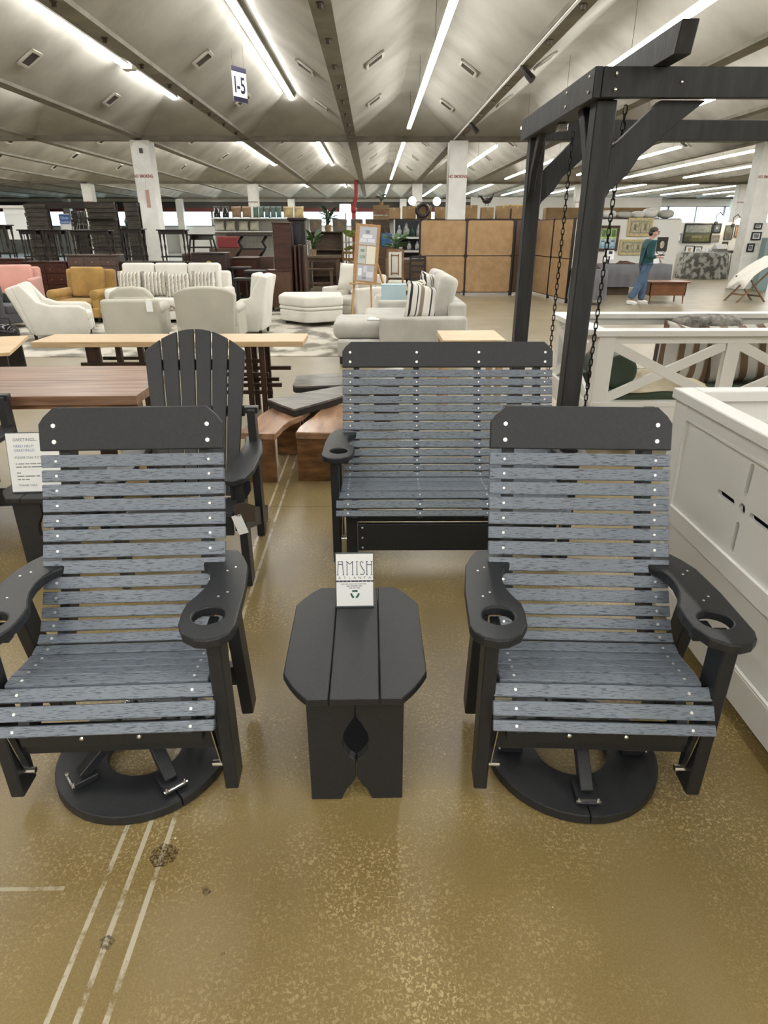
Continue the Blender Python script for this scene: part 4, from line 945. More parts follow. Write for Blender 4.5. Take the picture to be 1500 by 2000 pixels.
dresser('mahogany dresser partly hidden by the pink armchair', -9.10, -7.99, 15.6, .5, 1.12, MAHO, ((2, .2), (2, .24), (2, .24)))
dresser('low dark chest directly behind the white sofa', -5.72, -4.05, 15.4, .45, 1.06, MAHOD, ((3, .2), (3, .25), (3, .25)))
t = dresser('tall mahogany chest with pale shell inlay right of the sofa', -3.92, -3.22, 14.8, .5, 1.26, MAHOD, ((1, .3), (2, .25), (2, .25)))
MB().prism(circ(0, 0, .07, 12), 0, .004, Matrix.Translation((0, -.019, 1.03)) @ Matrix.Rotation(R(90), 4, 'X')).build('shell_inlay', BRASS, t)
dresser('plain mahogany chest under the trestle console', -3.40, -2.82, 16.4, .5, 1.10, MAHO, ((1, .3), (1, .3), (1, .3)))
def spindle(label, x, y, z, w, d, h, m, n=5, kind='table'):
    t = T('spindle_table', label, 'table', (x, y, z), group='dark spindle tables stacked on the dressers')
    box('top', m, t, -w/2-.03, w/2+.03, -d/2-.02, d/2+.02, h-.025, h, .004)
    for sx_ in (-1, 1):
        for sy_ in (-1, 1): MB().lathe([(.016, 0), (.022, .12), (.014, .2), (.026, .3), (.016, h*.55), (.026, h*.8), (.026, h-.025)], (sx_*(w/2-.03), sy_*(d/2-.03), 0), 8).build('leg', m, t)
    for sy_ in (-1, 1):
        box('rail', m, t, -w/2, w/2, sy_*(d/2-.03)-.012, sy_*(d/2-.03)+.012, h-.10, h-.025); box('stretcher', m, t, -w/2, w/2, sy_*(d/2-.03)-.012, sy_*(d/2-.03)+.012, .08, .11)
    for i in range(n): MB().tube([(-w/2+(i+1)*w/(n+1), -d/2+.03, .11), (-w/2+(i+1)*w/(n+1), -d/2+.03, h-.10)], .009, 6).build('spindle', m, t)
    return t
spindle('tall dark spindle table at the far left edge', -8.50, 15.85, 1.12, .44, .36, .70, ESPR, 2)
spindle('dark spindle table standing on the mahogany dresser', -7.76, 15.76, 1.06, .38, .34, .66, ESPR, 3)
spindle('wide dark spindle table on the right half of the mahogany dresser', -7.24, 15.76, 1.06, .44, .34, .66, ESPR, 6)
spindle('long dark spindle table standing on the grey brown dresser', -6.38, 15.76, 1.20, .84, .34, .51, ESPR, 9)
spindle('dark spindle table left of the no smoking column', -5.40, 15.6, 1.06, .46, .34, .68, ESPR, 5)
spindle('side table with turned legs in front of the no smoking column', -4.50, 15.6, 1.06, .58, .34, .66, ESPR, 0)
box_ = T('stacked_bench', 'dark wooden bench lying on the chest behind the sofa', 'bench', (-5.50, 15.02, 1.10))
box_.location.y = 15.62; bpy.data.objects.remove(box_)
def small_table(label, loc, w, d, h, m, rnd=False, cat='table', rz=0):
    t = T('side_table', label, cat, loc, rz)
    if rnd: MB().lathe([(w/2-.02, h-.03), (w/2, h-.02), (w/2, h)], n=20).build('top', m, t); MB().lathe([(w/2-.06, h-.12), (w/2-.06, h-.03)], n=20).build('apron', m, t)
    else: box('top', m, t, -w/2, w/2, -d/2, d/2, h-.025, h, .004); box('apron', m, t, -w/2+.04, w/2-.04, -d/2+.04, d/2-.04, h-.11, h-.025)
    for sx_ in (-1, 1):
        for sy_ in (-1, 1): MB().bar((sx_*(w/2-.1), sy_*(d/2-.1), h-.1), (sx_*(w/2-.05), sy_*(d/2-.05), 0), .03, .03).build('leg', m, t)
    for sy_ in (-1, 1): box('stretcher', m, t, -w/2+.07, w/2-.07, sy_*(d/2-.07)-.01, sy_*(d/2-.07)+.01, .12, .15)
    return t
PLY = mat('display_plinth', (.09, .05, .035), .6)
tag(box('display_plinth', PLY, None, -4.45, -3.45, 15.9, 16.6, 0, 1.20, .005), 'brown display plinth carrying the round dark tables', 'plinth')
small_table('dark scalloped half round table on the plinth', (-4.02, 16.2, 1.20), .66, .5, .42, ESPR, True)
tag(box('display_plinth', PLY, None, -3.44, -2.5, 17.0, 17.6, 0, 1.10, .005), 'brown display plinth under the trestle console', 'plinth')
t = T('trestle_console', 'espresso trestle console with curved legs on a plinth', 'table', (-3.05, 17.3, 1.10))
box('top', ESPR, t, -.58, .55, -.2, .2, .47, .51, .005)
for x in (-.3, .3):
    MB().tube([(x-.12, 0, 0), (x-.02, 0, .12), (x+.04, 0, .22), (x-.03, 0, .33), (x+.08, 0, .47)], .035, 8).build('curved_leg', ESPR, t, smooth=True)
box('stretcher', ESPR, t, -.3, .3, -.02, .02, .15, .19)
for (lab, x, y, h, w) in (('dark wooden stool with square seat behind the wing chair', -2.52, 14.55, .92, .46), ('lower dark stool in front of the square seat stool', -2.68, 14.05, .80, .42), ('dark counter stool left of the mahogany box cabinet', -2.98, 15.3, .95, .42)):
    t = T('stool', lab, 'stool', (x, y, 0), group='dark counter stools')
    box('seat', ESPR, t, -w/2, w/2, -w/2, w/2, h-.05, h, .008)
    for sx_ in (-1, 1):
        for sy_ in (-1, 1): MB().bar((sx_*(w/2-.04), sy_*(w/2-.04), h-.05), (sx_*(w/2-.02), sy_*(w/2-.02), 0), .035, .035).build('leg', ESPR, t)
    for s_ in (-1, 1): box('rung', ESPR, t, -w/2+.03, w/2-.03, s_*(w/2-.03)-.01, s_*(w/2-.03)+.01, .28, .31); box('rung', ESPR, t, s_*(w/2-.03)-.01, s_*(w/2-.03)+.01, -w/2+.03, w/2-.03, .20, .23)
t = T('tall_cabinet', 'tall narrow mahogany cabinet standing on end', 'cabinet', (-2.08, 15.8, 0)); box('carcass', MAHO, t, -.21, .20, 0, .45, .05, 1.84, .006); box('top', MAHO, t, -.23, .22, -.02, .46, 1.84, 1.87, .005); box('plinth', MAHOD, t, -.19, .19, .02, .44, 0, .05); box('side_moulding', MAHOD, t, .20, .215, .05, .40, .1, 1.8, .004)
t = T('box_cabinet', 'low brown box cabinet in front of the tall cabinet', 'cabinet', (-2.14, 15.15, 0)); box('carcass', mat('brown_ply', (.085, .042, .022), .4, var=.2, vscale=5), t, -.27, .26, 0, .45, .09, .86, .005); box('top', MAHO, t, -.28, .27, -.015, .46, .86, .885)
for x in (-.22, .21):
    for y in (.05, .40): box('foot', MAHOD, t, x-.03, x+.03, y-.03, y+.03, 0, .09)
t = T('clock_case', 'tall black cabinet with oval door panel', 'cabinet', (-1.82, 16.6, 0)); box('case', ESPR, t, -.19, .19, 0, .36, .08, 1.92, .008); box('cornice', ESPR, t, -.22, .22, -.03, .38, 1.92, 1.98, .01)
MB().prism([(.11*math.cos(2*math.pi*i/20), .22*math.sin(2*math.pi*i/20)) for i in range(20)], 0, .015, Matrix.Translation((0, .0, 1.62)) @ Matrix.Rotation(R(90), 4, 'X')).build('oval_panel', mat('slate_panel', (.03, .032, .038), .25), t); box('base', ESPR, t, -.21, .21, -.02, .37, 0, .08, .008)
for i, (x, y, h) in enumerate(((-1.80, 15.95, 1.38), (-1.71, 16.05, 1.40), (-1.62, 16.15, 1.39))):
    t = T('cabinet_door', ('mahogany panel door leaning nearest the tall cabinet', 'middle of three leaning mahogany panel doors', 'rightmost of three leaning mahogany panel doors')[i], 'door', (x, y, 0), group='leaning mahogany doors')
    box('door_board', MAHO, t, -.022, .022, -.25, .25, .0, h, .005); box('raised_panel', MAHOD, t, -.03, -.022, -.17, .17, .15, h-.15, .004)
# rustic dark plank booth
RUST = mat('rustic_plank', (.016, .013, .010), .75, col2=(.065, .052, .038), vscale=5, stretch=(1, 1, 9), lo=.35, hi=.7, bump=.6, bscale=20, rnd=True)
t = T('plank_booth', 'tall rustic booth of dark stacked planks behind the dressers', 'booth', (0, 0, 0))
for (x0, x1, y, z1) in ((-9.40, -8.82, 19, 2.36), (-8.42, -8.10, 19.6, 2.2), (-7.72, -6.98, 19, 2.36), (-6.70, -6.36, 19, 2.39)):
    n_ = 22
    for i in range(n_): box('plank', RUST, t, x0+random.uniform(-.015, .015), x1+random.uniform(-.015, .015), y-.03+random.uniform(-.02, .02), y+.12, i*z1/n_, (i+1)*z1/n_-.008)
for (x0, x1, y, z1) in ((-9.43, -8.79, 19.121, 2.36), (-8.45, -8.07, 19.721, 2.2), (-7.75, -6.95, 19.121, 2.36), (-6.73, -6.33, 19.121, 2.39)): box('gap_blocker', ESPR, t, x0, x1, y, y+.03, 0, z1)  # added dark boards that keep window light out of the plank gaps
box('lintel', ESPR, t, -9.3, -6.98, 18.98, 19.1, 2.24, 2.40); box('shelf', ESPR, t, -8.05, -7.0, 18.85, 19.0, 1.98, 2.02)
wb_ = T('whiteboard', 'large white screen left of the dark plank booth', 'screen', (-10.6, 21, 0))
box('screen_sheet', PAPER, wb_, -.42, .42, 0, .03, 1.45, 2.30); box('roller', WHITE, wb_, -.50, .46, -.04, .04, 2.30, 2.38)
for x in (-.38, .38): box('leg', ESPR, wb_, x-.02, x+.02, 0, .03, 0, 1.45)
t = T('banner', 'blue and white hanging banner inside the plank booth', 'banner', (-8.52, 19.35, 0)); box('white_sheet', PAPER, t, -.15, .15, 0, .01, 1.72, 2.12); box('blue_band', mat('banner_blue', (.05, .14, .42), .5), t, -.15, .15, -.003, 0, 1.86, 2.10)
box('pole', ESPR, t, -.01, .01, .01, .03, 0, 2.2)
text('Dixie', .10, PAPER, t, (-.11, -.004, 1.985)); text('Seating', .10, PAPER, t, (-.13, -.004, 1.88))
t = T('wire_form', 'pale wire dress form hanging in the plank booth', 'dress form', (-7.98, 19.2, 0)); m_ = MB()
for a_ in range(10):
    c_, s_ = math.cos(a_*.628), math.sin(a_*.628); m_.tube([(.10*c_, .08*s_, 2.18), (.09*c_, .07*s_, 2.0), (.20*c_, .15*s_, 1.72)], .006, 4)
for z, r_ in ((2.18, .10), (2.0, .09), (1.86, .14), (1.72, .20)): m_.tube([(r_*math.cos(k*.4189), r_*.75*math.sin(k*.4189), z) for k in range(16)], .007, 4)
m_.build('wire_cage', mat('grey_wire', (.45, .46, .45), .4, metal=.4), t); box('stand', ESPR, t, -.012, .012, -.012, .012, 0, 2.1)
for i, x in enumerate((-7.02, -6.84)):
    t = T('ceramic_vase', ('grey green lidded vase on a shelf, left of two', 'grey green lidded vase on a shelf, right of two')[i], 'vase', (x+.15, 19.6, 1.78), group='lidded vases by the booth')
    MB().lathe([(.05, 0), (.09, .06), (.11, .15), (.07, .24), (.035, .27), (.03, .30)], n=14).build('body', mat('sage_glaze', (.12, .15, .14), .25), t, smooth=True); MB().lathe([(.045, .30), (.03, .34), (.012, .37), (.012, .42), (.0, .43)], n=12).build('lid', MATS['sage_glaze'], t)
t = T('open_shelf', 'dark open shelf holding two lidded vases', 'shelf', (-6.78, 19.6, 0)); box('board', ESPR, t, -.25, .25, -.15, .15, 1.74, 1.78)
for x in (-.23, .23): box('post', ESPR, t, x-.02, x+.02, -.13, .13, 0, 1.74)
# ================================================================== pillow shop, centre left distance
GRID = mat('grid_panel', (.34, .33, .29), .8, var=.1, vscale=3)
t = T('pillow_rack', 'tall pale grid display rack stacked with pillows', 'rack', (-4.2, 26.3, 0))
box('back_panel', GRID, t, -1.80, 1.80, 0, .05, 0, 2.1)
for z in (1.64, 2.09): box('shelf', WALLP, t, -1.80, 1.80, -.42, .0, z, z+.03)
m_ = MB()
for i in range(25): m_.box(-1.8+i*.15-.004, -1.8+i*.15+.004, -.012, 0, 0, 1.64)
for i in range(10): m_.box(-1.8, 1.8, -.016, -.004, .1+i*.16-.004, .1+i*.16+.004)
m_.build('wire_grid', mat('grey_wire', (.45, .46, .45), .4), t)
for x in (-1.7, 1.7): box('foot', ESPR, t, x-.03, x+.03, -.4, .3, 0, .04)
PB, PG, PT, PC, PN = fabric('brown_plush', (.20, .125, .065), var=.3), fabric('teal_velvet', (.075, .125, .105), var=.3), fabric('tan_leaf', (.36, .28, .14), var=.5), fabric('sage_stripe', (.38, .37, .29), var=.2), fabric('black_knit', (.012, .011, .010))
xs = [(-5.80, .26, PN, 'black pillow with white antler motif, left of the pair'), (-5.48, .26, PN, 'black pillow with white antler motif, right of the pair'), (-5.08, .36, PB, 'brown plush pillow nearest the antler pillows'), (-4.70, .34, PB, 'brown plush pillow nearest the teal rolls'), (-4.36, .2, PG, 'first teal velvet pillow from the left on the top shelf'), (-4.15, .2, PG, 'second teal velvet pillow on the top shelf'), (-3.93, .2, PG, 'third teal velvet pillow on the top shelf'), (-3.71, .2, PG, 'fourth teal velvet pillow on the top shelf'), (-3.50, .2, PG, 'fifth teal velvet pillow on the top shelf'), (-3.15, .38, PT, 'tan leaf print pillow beside the teal row'), (-2.75, .36, PT, 'tan leaf print pillow at the right end of the rack')]
for i, (x, w, m_, lab) in enumerate(xs):
    o = MB().pillow(w, .40, .18, 7).build('shelf_pillow', m_, None, smooth=True, weld=True, loc=(x, 26.08, 2.325), rot=(R(-6), 0, 0)); tag(o, lab, 'pillow', 'pillows on the top shelf')
    if m_ is PN: strokes([[(-.06, .12), (-.09, .0), (-.02, -.04), (-.0, -.12), (.02, -.04), (.09, .0), (.06, .12)]], .022, PAPER, o, Matrix.Translation((0, -.085, 0)), 'antler_motif')
for i, x in enumerate((-5.75, -5.35, -4.85, -4.45)):
    o = MB().pillow(.38, .36, .16, 7).build('shelf_pillow', PC, None, smooth=True, weld=True, loc=(x, 26.08, 1.855), rot=(R(-6), 0, 0)); tag(o, 'pale sage striped pillow, number %s from the left on the lower shelf' % ('one', 'two', 'three', 'four')[i], 'pillow', 'pillows on the lower shelf')
# bedding and plants bay
REDC = mat('red_chest', (.22, .03, .03), .5); tag(box('red_cloth_stack', REDC, None, -5.7, -4.95, 25.2, 25.7, 1.1, 1.5, .03), 'red folded textile stack below the pillow rack', 'textiles')
tag(box('display_table', PLY, None, -6.0, -4.2, 25.1, 25.8, 0, 1.1, .01), 'brown display table under the red textile stack', 'table')
LEAF = mat('leaf_green', (.06, .13, .035), .5, var=.4, vscale=6, rnd=True); LEAFD = mat('leaf_dark', (.035, .07, .03), .5, var=.4, vscale=6); LEAFY = mat('leaf_lime', (.32, .40, .12), .5, var=.3, vscale=5)
TERR = mat('tan_basket', (.30, .20, .11), .8, var=.2, vscale=25); POTW = mat('white_pot', (.66, .65, .61), .4)
leafme = {}
def plant(label, loc, h, spread, n, m, potm, ph=.22, pr=.11, seed=1, lw=.10):
    t = T('potted_plant', label, 'plant', loc, group='potted plants in the shop'); r = random.Random(seed)
    MB().lathe([(pr*.75, 0), (pr, ph*.9), (pr*1.05, ph), (pr*.9, ph), (pr*.9, ph-.02)], n=14).build('pot', potm, t)
    if m.name not in leafme:
        b_ = MB(); k = 5; vs = []; fs = []
        for i in range(k+1):
            u = i/k; w = math.sin(math.pi*min(1, u*.9+.08))*.5; z = -.18*u*u
            vs += [(-w, u, z+.02), (0, u, z), (w, u, z+.02), (0, u, z+.03)]
        for i in range(k):
            o_ = i*4; fs += [(o_, o_+1, o_+5, o_+4), (o_+1, o_+2, o_+6, o_+5), (o_+2, o_+3, o_+7, o_+6), (o_+3, o_, o_+4, o_+7)]
        leafme[m.name] = mesh_only(b_.add(vs, fs), 'leaf', m)
    st_ = MB()
    for i in range(n):
        az = r.uniform(0, 6.283); el = r.uniform(.25, 1.4); hh = ph+(h-ph)*r.uniform(.25, .95); L = spread*r.uniform(.6, 1.0)
        bx_, by_ = .25*spread*math.cos(az), .25*spread*math.sin(az)
        st_.tube([(0, 0, ph-.03), (bx_*.6, by_*.6, (ph+hh)/2), (bx_, by_, hh)], .006, 4)
        o = obj('leaf', leafme[m.name], None, t, loc=(bx_, by_, hh)); o.rotation_euler = Euler((el*.7, r.uniform(-.5, .5), az-1.57), 'XYZ'); o.scale = (lw*1.2, L, L)
    st_.build('stems', LEAFD, t); return t
# dining set behind ottoman
BRN = mat('brown_oak', (.085, .052, .030), .45, var=.3, vscale=4, stretch=(1, 6, 6))
t = T('dining_table', 'dark brown farmhouse dining table behind the cabinets', 'table', (-1.35, 21.2, 0)); box('top', BRN, t, -.75, .35, -.5, .5, .92, .98, .006); box('apron', BRN, t, -.68, .28, -.42, .42, .82, .92)
for x in (-.65, .25):
    for y in (-.4, .4): box('leg', BRN, t, x-.045, x+.045, y-.045, y+.045, 0, .92, .004)
t = T('dining_bench', 'brown wooden bench pushed against the farmhouse table', 'bench', (-1.6, 20.4, 0)); box('seat', BRN, t, -.5, .42, -.16, .16, .62, .66, .005)
for x in (-.42, .34): box('leg', BRN, t, x-.04, x+.04, -.13, .13, 0, .62)
box('stretcher', BRN, t, -.42, .34, -.02, .02, .2, .26)
t = T('book_hutch', 'brown hutch with open shelves against the plant display', 'hutch', (-1.45, 22.6, 0))
for x in (-.55, .45): box('side', BRN, t, x-.02, x+.02, -.18, .18, 0, 1.66)
for z in (.3, .95, 1.10, 1.64): box('shelf', BRN, t, -.55, .45, -.18, .18, z, z+.03)
box('back', BRN, t, -.55, .45, .16, .18, 0, 1.64)
plant('leafy fern standing on the farmhouse table', (-1.85, 21.25, .98), .58, .35, 26, LEAF, TERR, .18, .1, 3)
plant('dark leafy plant on the brown hutch', (-1.45, 22.6, 1.67), .62, .32, 26, LEAFD, TERR, .2, .1, 4)
plant('lime elephant ear plant in a basket behind the white club chair', (-.52, 20.2, 0), 1.66, .38, 9, LEAFY, TERR, .9, .16, 5, .30)
plant('bright green herb plant in a white pot left of the easel', (-.28, 17.6, .95), .45, .26, 30, LEAF, POTW, .15, .1, 6)
plant('fern in a brown basket beside the lattice back chair', (.62, 18.6, .98), .55, .36, 30, LEAF, TERR, .2, .1, 7)
tag(box('plant_stand', BRN, None, -.55, .0, 17.35, 17.85, 0, .95, .006), 'brown pedestal stand left of the easel', 'stand'); tag(box('plant_stand', BRN, None, .35, 1.45, 18.35, 18.9, 0, .98, .006), 'brown sideboard carrying a fern behind the lattice chair', 'sideboard')
# stacked chairs and display behind
for (lab, loc, rz, hb) in (('dining chair with lattice back and white seat near the divider', (.60, 17.3, 0), 168, 1.28), ('brown ladder chair between the easel and elephant ear plant', (-.55, 18.6, 0), 160, 1.18), ('dark rattan dining chair at the divider end', (1.12, 17.9, 0), 195, 1.10)):
    t = T('dining_chair', lab, 'chair', loc, rz, 'dining chairs in the far display'); mm = mat('chair_wood', (.20, .11, .05), .45, var=.2) if 'dark' not in lab else ESPR
    soft('seat', IVORY if 'lattice' in lab else mm, t, -.22, .22, -.22, .22, .44, .52, .03)
    for sx_ in (-1, 1): box('leg', mm, t, sx_*.2-.02, sx_*.2+.02, -.21, -.17, 0, .45); box('back_post', mm, t, sx_*.2-.02, sx_*.2+.02, .18, .22, 0, hb)
    box('top_rail', mm, t, -.22, .22, .18, .22, hb-.06, hb)
    if 'lattice' in lab:
        soft('back_pad', IVORY, t, -.17, .17, .185, .205, .60, hb-.07, .008)
        box('lattice_frame', mm, t, -.10, -.08, .175, .225, .66, hb-.12); box('lattice_frame', mm, t, .08, .10, .175, .225, .66, hb-.12); box('lattice_frame', mm, t, -.10, .10, .175, .225, .70, .72); box('lattice_frame', mm, t, -.10, .10, .175, .225, hb-.16, hb-.14)
    else:
        for z in (.68, .82, .96): box('slat', mm, t, -.2, .2, .185, .215, z, z+.06)
t = T('round_dining_table', 'round dark dining table beside the divider panel', 'table', (1.35, 20.1, 0)); MB().lathe([(.58, .90), (.61, .92), (.61, .95)], n=24).build('top', BRN, t); MB().lathe([(.25, 0), (.10, .1), (.06, .4), (.08, .9)], n=14).build('pedestal', BRN, t)
t = T('jar_shelf', 'white shelf unit with ceramic ginger jars left of the divider', 'shelf', (1.15, 22.2, 0))
for x in (-.46, .55): box('side', WHITE, t, x-.02, x+.02, -.2, .2, 0, 2.02)
for z in (.6, 1.05, 1.45): box('shelf', WHITE, t, -.46, .55, -.2, .2, z, z+.06)
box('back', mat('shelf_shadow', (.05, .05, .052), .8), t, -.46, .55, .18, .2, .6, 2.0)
JAR = mat('jar_glaze', (.50, .50, .48), .25, col2=(.16, .20, .26), vscale=9, lo=.45, hi=.6); JARG = mat('green_bottle', (.02, .07, .05), .2)
for i, (x, z, h, m_, lab) in enumerate(((-.30, 1.51, .36, JAR, 'squat grey ceramic jar, leftmost on the upper jar shelf'), (-.08, 1.51, .44, JAR, 'tall white ceramic jar with stopper on the upper jar shelf'), (.12, 1.51, .34, JARG, 'dark green glass bottle on the upper jar shelf'), (.33, 1.51, .42, JAR, 'round ceramic jar, rightmost on the upper jar shelf'), (-.25, 1.11, .26, JAR, 'small white figurine jar on the middle jar shelf'), (.02, 1.11, .30, JAR, 'slim pale bottle on the middle jar shelf'), (.28, 1.11, .30, JAR, 'pale blue jar at the right of the middle jar shelf'))):
    t = T('ginger_jar', lab, 'jar', (1.15+x, 22.1, z), group='ceramic jars on the white shelf'); r_ = h*.24
    MB().lathe([(r_*.7, 0), (r_, h*.3), (r_, h*.5), (r_*.45, h*.7), (r_*.4, h*.76)], n=12).build('body', m_, t, smooth=True); MB().lathe([(r_*.5, h*.76), (r_*.4, h*.86), (r_*.12, h*.92), (.0, h)], n=10).build('lid', m_, t)
bb = T('blue_tote', 'blue tote bag hanging right of the easel', 'bag', (.42, 21.05, 1.24)); MB().box(-.17, .17, -.06, .06, 0, .38).build('bag_body', mat('bag_blue', (.03, .10, .28), .7), bb, bev=.03, seg=2); MB().tube([(-.1, 0, .37), (-.08, 0, .55), (.08, 0, .55), (.1, 0, .37)], .012, 6).build('handle', ESPR, bb)
tag(box('console_cabinet', BRN, None, .02, .72, 20.9, 21.3, 0, 1.24, .006), 'brown cabinet with a blue tote bag on it', 'cabinet')
tag(box('crate_stand', BRN, None, .0, .56, 23.0, 23.4, 0, 2.018, .006), 'tall brown stand lifting the printed crate', 'stand')
t = T('wood_crate', 'brown printed wooden crate on the shelf behind the easel', 'crate', (.28, 23.2, 2.02))
for z in (0, .15, .30): box('board', TERR, t, -.27, .27, -.2, .2, z, z+.14, .004)
box('red_print', RED, t, -.15, .14, -.203, -.2, .19, .26)
plant('trailing plant on top of the brown crate', (.28, 23.2, 2.465), .30, .2, 16, LEAFD, TERR, .1, .08, 11)
GREYC = fabric('grey_basket', (.19, .175, .15), var=.3)
t = T('bedding_shelf', 'long low shelf of grey baskets behind the plants', 'shelf', (-.85, 24.2, 0))
for z in (.7, 1.3, 1.62): box('shelf', WALLP, t, -1.5, 1.6, -.25, .25, z, z+.04)
for x in (-1.5, .0, 1.6): box('upright', WALLP, t, x-.03, x+.03, -.25, .25, 0, 1.66)
for i, (x, w) in enumerate(((-1.98, .42), (-1.15, .5), (-.55, .42), (-.05, .42))):
    t = T('storage_basket', ('grey basket at the left end of the long shelf', 'wide grey basket with leather label on the long shelf', 'grey basket third along the long shelf', 'grey basket nearest the crate on the long shelf')[i], 'basket', (x, 24.1, 1.66), group='grey baskets on the long shelf'); MB().add([(-w*.45, -.16, 0), (w*.45, -.16, 0), (w*.45, .16, 0), (-w*.45, .16, 0), (-w/2, -.18, .40), (w/2, -.18, .40), (w/2, .18, .40), (-w/2, .18, .40)], ((3,2,1,0),(4,5,6,7),(0,1,5,4),(1,2,6,5),(2,3,7,6),(3,0,4,7))).build('body', GREYC, t, bev=.03, seg=2); box('label', TERR, t, -.07, .07, -.19, -.172, .12, .32)
for i, (x, z) in enumerate(((-.32, 1.34), (-.30, 1.50), (-.28, .74))):
    o = soft('folded_duvet', (GREYC, CHAR, IVORY)[i], None, x-.28, x+.28, 23.92, 24.30, z+.005, z+(.13 if i < 2 else .20), .05); tag(o, ('grey folded duvet on the middle bedding shelf', 'charcoal folded duvet on top of the grey one', 'ivory folded duvet on the lowest bedding shelf')[i], 'bedding')
plant('slim green plant at the left of the basket shelf', (-1.58, 24.15, 1.665), .6, .22, 24, LEAF, TERR, .15, .1, 21)
lp = T('drum_lamp', 'white drum shade lamp above the basket shelf', 'lamp', (-.98, 25.0, 0)); MB().lathe([(.21, 2.28), (.20, 2.56), (.19, 2.56), (.20, 2.28)], n=20).build('shade', mat('lamp_shade_white', (.85, .80, .66), .7, emit=1.2), lp); MB().tube([(0, 0, 0), (0, 0, 2.4)], .02, 8).build('stand', ESPR, lp); MB().lathe([(.16, 0), (.16, .03)], n=14).build('base', ESPR, lp)
pp = T('red_fire_pipe', 'red painted fire riser pipe with valve by the ceiling', 'pipe', (-1.05, 38.6, 0)); PIPER = mat('pipe_red', (.25, .02, .025), .4)
MB().tube([(0, 0, 0), (0, 0, 2.9), (.05, 0, 3.1), (.16, 0, 3.35), (.16, 0, 4.2)], .11, 10).build('riser', PIPER, pp); MB().ball((0, -.05, 2.75), .2, 10, 7).build('valve', PIPER, pp)
# box wall behind the divider
CARD = mat('brown_carton', (.25, .16, .075), .8, var=.15, vscale=3, rnd=True)
t = T('stock_shelf', 'long stock shelf carrying a row of brown cartons', 'shelf', (3.4, 28.0, 0)); box('top_board', ESPR, t, -2.9, 3.3, -.3, .3, 2.08, 2.12); box('back', WALLP, t, -2.9, 3.3, .26, .3, 0, 2.08)
for x in (-2.8, 0, 3.2): box('upright', ESPR, t, x-.03, x+.03, -.3, .26, 0, 2.08)
ord_ = ('first', 'second', 'third', 'fourth', 'fifth', 'sixth', 'seventh', 'eighth', 'ninth')
for i in range(9):
    x = .85+i*.62+random.uniform(-.03, .03); w = random.uniform(.46, .56)
    c = T('carton', '%s brown carton from the left on the stock shelf' % ord_[i], 'box', (x, 27.95, 2.125), group='cartons on the stock shelf'); h_ = random.uniform(.40, .50)
    box('body', CARD, c, -w/2, w/2, -.2, .2, 0, h_, .004); box('tape', mat('parcel_tape', (.36, .27, .15), .4), c, -.03, .03, -.202, .202, h_-.1, h_+.002)
w_ = MB(); w_.tube([(.22*math.cos(k*.3307), 0, .22*math.sin(k*.3307)) for k in range(20)], .075, 8, cap=False)
o = w_.build('wreath', ESPR, None, smooth=True, loc=(1.98, 27.62, 2.425)); tag(o, 'black round wreath above the row of cartons', 'wreath')
dg = T('metal_rooster', 'black metal rooster silhouette standing on a carton', 'figurine', (4.55, 27.9, 2.58))
MB().ball((0, 0, .20), .14, 12, 8, (1.3, .45, .8)).build('body', ESPR, dg, smooth=True); MB().tube([(.12, 0, .24), (.2, 0, .34), (.22, 0, .42)], [.07, .05, .045], 8).ball((.23, 0, .43), .055, 8, 6).build('neck_and_head', ESPR, dg, smooth=True); MB().tube([(-.14, 0, .24), (-.24, 0, .36), (-.32, 0, .38), (-.36, 0, .30)], [.05, .05, .035, .01], 8).build('tail', ESPR, dg, smooth=True)
for s_ in (-.05, .06): MB().tube([(s_, 0, .12), (s_, 0, 0)], .012, 6).build('leg', ESPR, dg)
for i, (x, z) in enumerate(((1.62, 2.80), (2.62, 2.78))):
    o = T('globe_lamp', ('round glowing globe lamp left of the black wreath', 'round glowing globe lamp right of the black wreath')[i], 'lamp', (x, 28.6, 0)); MB().ball((0, 0, z), .16, 14, 10).build('globe', emission('globe_glow', (1, .96, .86), 5.0), o, smooth=True); MB().tube([(0, 0, 0), (0, 0, z-.15)], .015, 6).build('stand', ESPR, o)
# barbecue wall
st(box('wall_barbeque', WALLP, None, 5.7, 16.8, 40.5, 40.7, 0, 3.45))
t = T('barbeque_sign', 'yellow wall sign lettered BARBEQUE in brown', 'sign', (8.60, 40.45, 2.46)); box('panel', mat('sign_yellow', (.78, .50, .03), .5), t, -.98, .98, 0, .04, 0, .58)
BRL = mat('sign_brown', (.16, .04, .01), .6); text('BARBEQUE', .32, BRL, t, (0, -.004, .17), align='CENTER', sx=.98, off=.012); box('underline', BRL, t, -.6, .62, -.004, 0, .07, .10)
MB().bar((-.98, -.004, .32), (-.58, -.004, .58), .05, .006, up=(0,-1,0)).build('corner_stripe', BRL, t)
